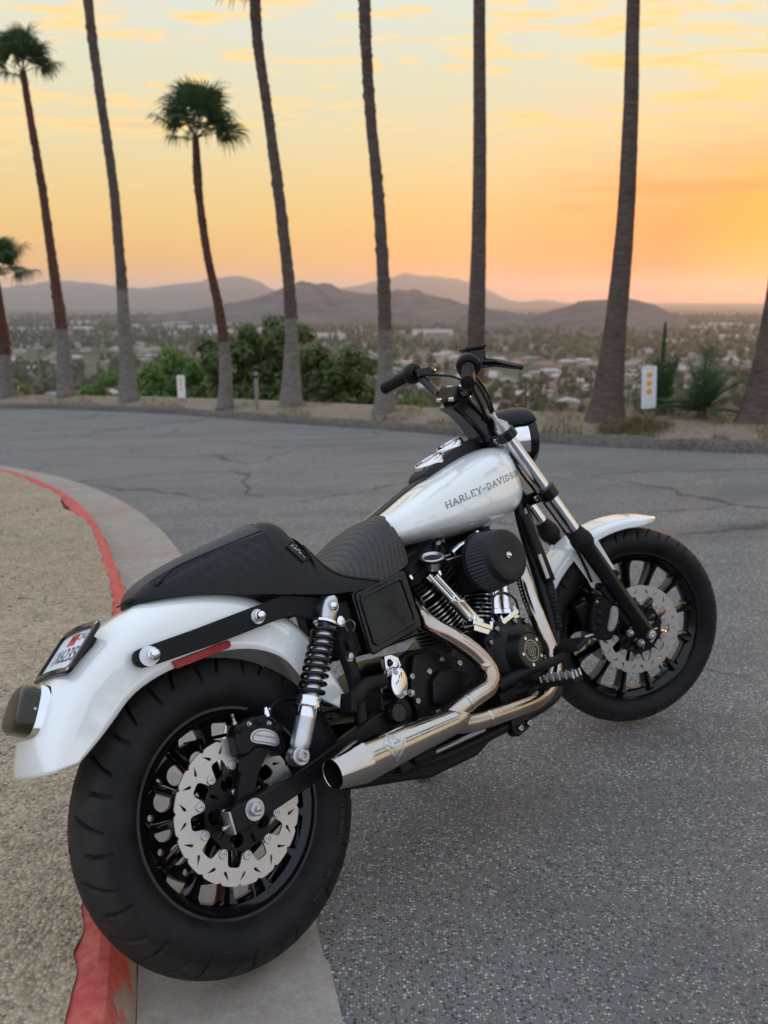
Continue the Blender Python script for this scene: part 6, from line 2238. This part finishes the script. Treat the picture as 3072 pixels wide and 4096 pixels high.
# brake pedal
mb = MB(); mb.tube([(.755, -.165, .022), (.80, -.185, .030), (.86, -.205, .034), (.92, -.212, .030), (.965, -.218, .030), (.992, -.228, .040)], [.018, .0165, .0145, .0135, .0125, .012], 14, smooth=5)
bp = part(mb, 'brake_pedal', MATTE, None)
mb = MB(); mb.box((1.0, -.236, .050), (.050, .086, .016), Matrix.Rotation(R(-14), 3, 'Y'))
part(mb, 'pedal_pad', RUBBER, bp, bevel=.005)
for i in range(6):
    M_ = Matrix.Rotation(R(-14), 3, 'Y')
    mb = MB(); mb.box(V(1.0, -.236, .050) + M_ @ V(-.020 + .008 * i, 0, .009), (.0045, .080, .006), M_)
    part(mb, 'pad_rib', RUBBER, bp, bevel=.0015)
mb = MB(); mb.box((.80, -.145, -.02), (.10, .05, .05)); mb.tube([(.90, -.17, -.02), (.82, -.16, -.015), (.76, -.15, .0)], .015, 10)
part(mb, 'peg_bracket', MATTE, None, bevel=.008)
# lower mount plate with two bolts
mb = MB(); mb.plate([(.785, -.115), (.79, -.075), (.81, -.058), (.852, -.066), (.862, -.10), (.85, -.116), (.80, -.125)], [], lambda x, z, t_: V(x, -.118 - .028 * t_, z), 1.0)
lm = part(mb, 'engine_mount', SATIN, None, bevel=.005)
for (x, z) in ((.806, -.104), (.844, -.103)):
    mb = MB(); mb.lathe((x, -.144, z), (0, -1, 0), [(0, .0085), (.010, .0085), (.0115, .007), (.0115, .0038), (.007, .0038), (.007, 0)], 14); part(mb, 'mount_bolt', STEEL, lm)
mb = MB(); mb.cyl((.50, -.135, -.062), (.69, -.135, -.068), .007, None, 12)
rodp = part(mb, 'linkage_rod', STEEL, None)
mb = MB(); mb.lathe((.435, -.13, -.058), (1, -.06, -.02), [(0, .012)] + [(.004 + .0055 * i, .016 + (.002 if i % 2 else 0)) for i in range(12)] + [(.072, .010)], 18)
part(mb, 'linkage_boot', RUBBER, rodp)
mb = MB(); mb.lathe((.345, -.128, -.052), (1, -.05, 0), [(0, .008), (.012, .011), (.02, .0075), (.034, .0075)], 12); mb.box((.40, -.13, -.055), (.03, .03, .03))
part(mb, 'linkage_joint', SATIN, rodp, bevel=.002)
# side stand on the far side, reaching the ground
def world_of(q): return PB + RB @ Vector(q)
foot = None
for i in range(400):
    t_ = i / 400
    q = V(.84 - .05 * t_, .12 + .34 * t_, -.09 - .24 * t_)
    w_ = world_of(q)
    if w_.z <= hgt(w_.x, w_.y) + .008:
        foot = q; break
if foot is None: foot = V(.76, .26, -.30)
mb = MB(); mb.tube([(.84, .12, -.085), V(.84, .12, -.085).lerp(foot, .5) + V(.02, 0, 0), foot], [.014, .011, .011], 12, smooth=4)
mb.sphere(foot, .020, 12, 8, (1.4, 1, .5))
part(mb, 'side_stand', SATIN, None)

# ---- front end (all of it turns with the steering)
SD = V(math.sin(RAKE), 0, -math.cos(RAKE))             # down the fork
A0 = V(WB, 0, 0)
def fork_pt(t_, y): return V(A0.x, y, A0.z) - SD * t_  # t up from the axle
for s in (-1, 1):
    y = s * .115
    mb = MB(); mb.lathe(fork_pt(.36, y), -SD, [(0, .0196), (.485, .0196)], 32)
    ft = part(mb, 'fork_tube', CHROME, None, True)
    mb = MB(); mb.lathe(fork_pt(0, y), -SD, [(-.024, .012), (-.018, .020), (.0, .023), (.03, .0245), (.12, .0255), (.36, .0265), (.37, .030), (.385, .0305)], 32)
    part(mb, 'fork_slider', GLOSS, ft, True)
    mb = MB(); mb.lathe(fork_pt(0, y), -SD, [(.372, .0315), (.378, .0345), (.392, .036), (.408, .0345), (.414, .031), (.424, .0285), (.438, .0235), (.440, .0198)], 32)
    part(mb, 'fork_boot', RUBBER, ft, True)
    mb = MB(); mb.lathe(fork_pt(.825, y), -SD, [(0, .024), (.02, .024), (.022, .019), (.028, .019), (.029, .015), (.034, .015), (.035, .0105), (.040, .0105), (.041, .0075), (.058, .0075), (.060, .0095), (.066, .0095), (.067, 0)], 24)
    part(mb, 'fork_cap', ALU, ft, True)
    mb = MB(); mb.lathe((A0.x, y - s * .02, A0.z), (0, s, 0), [(0, .018), (.036, .0175), (.044, .014), (.050, .0138), (.051, .005), (.047, 0)], 24)
    part(mb, 'axle_cap', ALU, ft, True)
    mb = MB(); mb.box(fork_pt(.13, y) + V(-.026, -s * .012, 0), (.04, .022, .16), Matrix.Rotation(-RAKE, 3, 'Y'))
    part(mb, 'caliper_lug', SATIN, ft, True, bevel=.004)
for (t_, th, nm) in ((.588, .040, 'lower_triple_clamp'), (.812, .032, 'upper_triple_clamp')):
    mb = MB()
    c0 = fork_pt(t_, 0)
    # plate across the fork, reaching back to the stem
    fx = V(math.cos(RAKE), 0, math.sin(RAKE))
    lp = [(.030, -.10), (.026, .0), (.030, .10), (-.02, .145), (-.035, .10), (-.085, .035), (-.085, -.035), (-.035, -.10), (-.02, -.145)]
    mb.plate([(a * .9, b * .88) for a, b in lp], [], lambda x, y, q: c0 + fx * x + V(0, y, 0) - SD * (q - .5) * th, 1.0)
    for s in (-1, 1):
        mb.lathe(fork_pt(t_ - th * .5, s * .115), -SD, [(0, .021), (0, .031), (th, .031), (th, .021)], 28)
    tcl = part(mb, nm, GLOSS, None, True, bevel=.004)
    for s in (-1, 1):
        mb = MB(); mb.lathe(fork_pt(t_, s * .090) - fx * .030, -fx, [(0, .0095), (.006, .0095), (.007, .008), (.007, .004), (.004, 0)], 14)
        part(mb, 'pinch_bolt', CHROME, tcl, True)
# calipers
for s in (-1, 1):
    fc_ = caliper(True, 'front_caliper', [(1.440, .152), (1.462, .160), (1.500, .132), (1.515, .100), (1.512, .050), (1.480, .006), (1.455, .006), (1.415, .028), (1.408, .050), (1.418, .105)],
                  s * .048, s * .112, (1.487, .076, .041, .0155, R(70), -.005),
                  [(1.445, .140, .004, .006), (1.450, .100, .0075, .010), (1.442, .072, .0075, .010), (1.418, .055, .007, .012), (1.452, .020, .0075, .010), (1.508, .122, .0085, .012)])
    mb = MB(); mb.box((1.415, s * .06, .10), (.05, .05, .085), Matrix.Rotation(R(-18), 3, 'Y'))
    part(mb, 'caliper_back', SATIN, fc_, True, bevel=.008)
mb = MB()
for (x, z) in ((1.548, .050), (1.556, .008), (1.590, -.034)):
    mb = MB(); mb.lathe((x, -.085, z), (-.2, -1, 0), [(0, .012), (.014, .012), (.014, .008), (.026, .008), (.027, .005), (.027, 0)], 12)
    part(mb, 'caliper_bolt', STEEL, None, True)
# front fender
fr_crown = []; fr_edge = []
for i in range(14):
    a = R(160 - 92 * i / 13)
    ro = .374; ri = .340
    if i >= 12: ri = .340 + (i - 11) * .012
    fr_crown.append((WB + ro * math.cos(a), ro * math.sin(a))); fr_edge.append((WB + ri * math.cos(a + (0 if i > 0 else 0)), ri * math.sin(a)))
ffend_rows = fender_mesh(fr_crown, fr_edge, .070, .003, 48, 12, lambda u: 1.0 if u < .88 else math.sqrt(max(.02, 1 - ((u - .88) / .125) ** 2)))
ff = shell(ffend_rows, 'front_fender', WHITE, None, True, .0025)
for s in (-1, 1):
    mb = MB(); mb.plate([(1.392, .300), (1.440, .318), (1.490, .205), (1.488, .180), (1.470, .168), (1.452, .178), (1.44, .21)], [], lambda x, z, t_: V(x, s * (.072 + .004 * t_), z), 1.0)
    part(mb, 'fender_bracket', WHITE, ff, True, bevel=.0015)
    mb = MB(); mb.plate([(1.455, .325), (1.495, .328), (1.545, .215), (1.535, .200), (1.518, .205)], [], lambda x, z, t_: V(x, s * (.072 + .004 * t_), z), 1.0)
    part(mb, 'fender_bracket', WHITE, ff, True, bevel=.0015)
    for (x, z) in ((1.474, .178), (1.535, .208)):
        mb = MB(); mb.lathe((x, s * .076, z), (0, s, 0), [(0, .013), (.012, .013), (.013, .0075), (.018, .0075), (.0185, .004), (.015, 0)], 14)
        part(mb, 'bracket_bolt', SATIN, ff, True)
    for (x, z) in ((1.405, .305), (1.435, .312)):
        mb = MB(); mb.lathe((x, s * .0755, z), (0, s, 0), [(0, .006), (.002, .005), (.003, 0)], 10); part(mb, 'rivet', WHITE, ff, True)
# headlamp
HC = V(1.266, 0, .690); HS = .95; hd = V(1, 0, -.05).normalized()
mb = MB(); mb.lathe(HC, hd, [(a_ * HS, b_ * HS) for a_, b_ in ((-.085, .001), (-.082, .022), (-.068, .048), (-.045, .068), (-.015, .082), (.02, .0885), (.055, .0895))], 48)
hl_ = part(mb, 'headlamp', CHROME, None, True)
mb = MB(); mb.lathe(HC, hd, [(a_ * HS, b_ * HS) for a_, b_ in ((.050, .0895), (.052, .0945), (.060, .0965), (.072, .0955), (.080, .090), (.078, .083), (.070, .082))], 56)
part(mb, 'headlamp_bezel', GLOSS, hl_, True)
mb = MB(); mb.lathe(HC, hd, [(a_ * HS, b_ * HS) for a_, b_ in ((.070, .083), (.078, .06), (.083, .03), (.084, .001))], 40)
part(mb, 'headlamp_lens', mk_lens('clear_lens', (.5, .52, .54), .05), hl_, True)
# peaked visor over the shell
mb = MB(); rg = []
for (x, w, top, side) in ((-.082, .030, .052, .034), (-.070, .060, .078, .034), (-.03, .088, .096, .018), (.01, .096, .1015, .006), (.05, .098, .1005, .0), (.075, .095, .0965, .004), (.082, .092, .093, .012)):
    row = []
    for k in range(-10, 11):
        q = k / 10 * R(66)
        yy = w * math.sin(q); zz = side + (top - side) * math.cos(q) ** .75
        row.append(HC + V(x, yy, zz) * HS)
    rg.append(row)
mb.loft(rg, closed=False, cap=False)
vz = part(mb, 'headlamp_visor', SATIN, hl_, True)
vz.modifiers.new('thick', 'SOLIDIFY').thickness = .004
mb = MB(); mb.box(HC + V(-.02, 0, -.08), (.03, .05, .05)); mb.tube([HC + V(-.03, 0, -.075), V(1.27, 0, .60)], .018, 12)
part(mb, 'headlamp_mount', SATIN, hl_, True, bevel=.003)
# handlebar and riser
mb = MB()
hb_pts = [(1.015, .388, .912), (1.050, .32, .930), (1.076, .272, .942), (1.092, .245, .938), (1.106, .200, .905), (1.116, .150, .872), (1.118, .110, .860), (1.118, 0, .858), (1.118, -.110, .860), (1.116, -.150, .870), (1.106, -.200, .902), (1.092, -.245, .932), (1.076, -.272, .935), (1.053, -.32, .918), (1.022, -.390, .895)]
mb.tube(hb_pts, .0135, 18, smooth=8)
hbar = part(mb, 'handlebar', GLOSS, None, True)
mb = MB(); rg = []
for (x, z, w, th) in ((1.205, .722, .080, .040), (1.200, .732, .078, .040), (1.165, .775, .066, .030), (1.135, .815, .064, .030), (1.118, .838, .070, .036), (1.116, .846, .072, .040)):
    d = V(math.cos(R(38)), 0, math.sin(R(38)))
    c = V(x, 0, z)
    rg.append([c + d * th + V(0, -w * .86, 0), c + d * th + V(0, w * .86, 0), c + d * th * .7 + V(0, w, 0), c - d * th * .7 + V(0, w, 0), c - d * th + V(0, w * .86, 0), c - d * th + V(0, -w * .86, 0), c - d * th * .7 + V(0, -w, 0), c + d * th * .7 + V(0, -w, 0)])
mb.loft(rg); part(mb, 'riser', GLOSS, hbar, True, sharp=25, bevel=.003)
mb = MB(); mb.box((1.118, 0, .858), (.046, .158, .046), Matrix.Rotation(R(20), 3, 'Y'))
part(mb, 'bar_clamp', SATIN, hbar, True, bevel=.006)
for y in (-.066, -.045, .045, .066):
    mb = MB(); mb.lathe((1.092, y, .848), (-.94, 0, -.1), [(0, .0065), (.006, .0065), (.007, .005), (.007, .0025), (.004, 0)], 12); mb.lathe((1.130, y, .880), (.2, 0, 1), [(0, .0065), (.006, .0065), (.007, 0)], 12)
    part(mb, 'clamp_bolt', CHROME, hbar, True)
for s in (-1, 1):
    e = Vector(hb_pts[0] if s > 0 else hb_pts[-1]); st = Vector(hb_pts[2] if s > 0 else hb_pts[-3])
    d = (e - st).normalized(); L_ = (e - st).length
    prof = [(.008, .0155)]
    nb_ = 9
    for i in range(nb_):
        t0 = .014 + (L_ - .020) * i / nb_; t1 = .014 + (L_ - .020) * (i + .82) / nb_
        prof += [(t0, .0158), (t0 + .001, .0178), (t1 - .001, .0178), (t1, .0158)]
    prof += [(L_ - .004, .0195), (L_ + .004, .0195), (L_ + .006, .017), (L_ + .006, 0)]
    mb = MB(); mb.lathe(st, d, prof, 26)
    part(mb, 'grip', RUBBER, hbar, True)
    # chevron bars along the grip
    mb = MB()
    u = d.orthogonal().normalized(); w = d.cross(u)
    for k in range(8):
        a = 2 * PI * k / 8
        c = st + d * (L_ * .55) + (u * math.cos(a) + w * math.sin(a)) * .0170
        mb.box(c, (L_ * .72, .004, .003), Matrix((d, (-u * math.sin(a) + w * math.cos(a)), (u * math.cos(a) + w * math.sin(a)))).transposed())
    part(mb, 'grip_rib', RUBBER, hbar, True)['kind'] = 'stuff'
    mb = MB(); mb.lathe(st - d * .036, d, [(0, .015), (.002, .030), (.012, .0345), (.030, .0350), (.040, .0315), (.044, .021)], 26)
    mb.box(st - d * .016 + V(-.012, 0, -.006), (.034, .036, .036), Matrix((d.cross(V(0, 0, 1)).normalized(), d, V(0, 0, 1))).transposed())
    part(mb, 'switch_housing', SATIN, hbar, True, bevel=.004)
    # lever and its perch
    ps = st + V(.030, s * -.03, .002)
    mb = MB(); mb.box(ps + V(.0, -s * .012, 0), (.055, .045, .026)); mb.tube([ps + V(.028, 0, 0), ps + V(.050, s * .03, -.004), ps + V(.064, s * .10, -.018), ps + V(.070, s * .145, -.026)], [.015, .0125, .0105, .0085], 10, smooth=5)
    mb.sphere(ps + V(.070, s * .147, -.027), .0085, 12, 8)
    part(mb, 'lever', GLOSS, hbar, True, bevel=.003)
# brake fluid reservoir
mb = MB(); mb.box((1.116, -.222, .958), (.056, .054, .044)); 
rs = part(mb, 'fluid_reservoir', GLOSS, hbar, True, bevel=.006)
mb = MB(); mb.box((1.116, -.222, .983), (.062, .060, .010))
part(mb, 'reservoir_lid', SATIN, hbar, True, bevel=.003)
# cables
for (pts, r, m_) in (([(1.085, -.235, .92), (1.130, -.20, .89), (1.175, -.14, .84), (1.205, -.09, .78), (1.235, -.07, .70), (1.27, -.06, .60), (1.33, -.05, .50), (1.41, -.075, .33), (1.45, -.085, .20)], .0045, GLOSS),
                     ([(1.085, -.240, .915), (1.140, -.18, .86), (1.185, -.11, .80), (1.22, -.06, .71), (1.235, -.05, .63)], .0042, MATTE),
                     ([(1.085, -.230, .915), (1.120, -.17, .87), (1.165, -.10, .81), (1.205, -.05, .73)], .0055, SATIN),
                     ([(1.095, .22, .935), (1.14, .16, .925), (1.17, .06, .90), (1.20, .0, .82), (1.225, .02, .70), (1.25, .04, .58)], .0042, MATTE)):
    mb = MB(); mb.tube(pts, r, 8, smooth=6); part(mb, 'control_cable', m_, hbar, True)
# brake line from the frame to the front caliper
mb = MB(); mb.tube([(1.16, -.09, .12), (1.21, -.10, .085), (1.28, -.105, .055), (1.35, -.11, .040), (1.40, -.11, .038)], .0042, 8, smooth=6)
part(mb, 'front_brake_line', MATTE, None, True)
mb = MB(); mb.cyl((1.385, -.11, .038), (1.415, -.11, .04), .006, .005, 10); part(mb, 'brake_line_end', STEEL, None, True)
# clutch cable down the front of the engine
mb = MB(); mb.tube([(1.22, -.075, .47), (1.205, -.085, .35), (1.195, -.095, .25), (1.18, -.10, .17), (1.12, -.11, .06)], .0045, 8, smooth=6)
part(mb, 'clutch_cable', GLOSS, None)
# plug leads
for (a, b) in (((.735, -.10, .36), (.80, -.02, .43)), ((1.0, -.10, .36), (.95, -.02, .43))):
    mb = MB(); m_ = Vector(a).lerp(Vector(b), .5) + V(0, -.03, .03); mb.tube([a, m_, b], .004, 8, smooth=6); part(mb, 'plug_lead', MATTE, None)
# drive belt
mb = MB()
for (a, b, z0_, z1_) in ((0, .47, .150, .085), (0, .47, -.150, .01)):
    p0 = V(0, .074, z0_); p1 = V(b, .074, z1_)
    dv_ = (p1 - p0).normalized()
    mb.box((p0 + p1) / 2, ((p1 - p0).length, .03, .007), Matrix((dv_, V(0, 1, 0), dv_.cross(V(0, 1, 0)))).transposed())
part(mb, 'drive_belt', RUBBER, None)
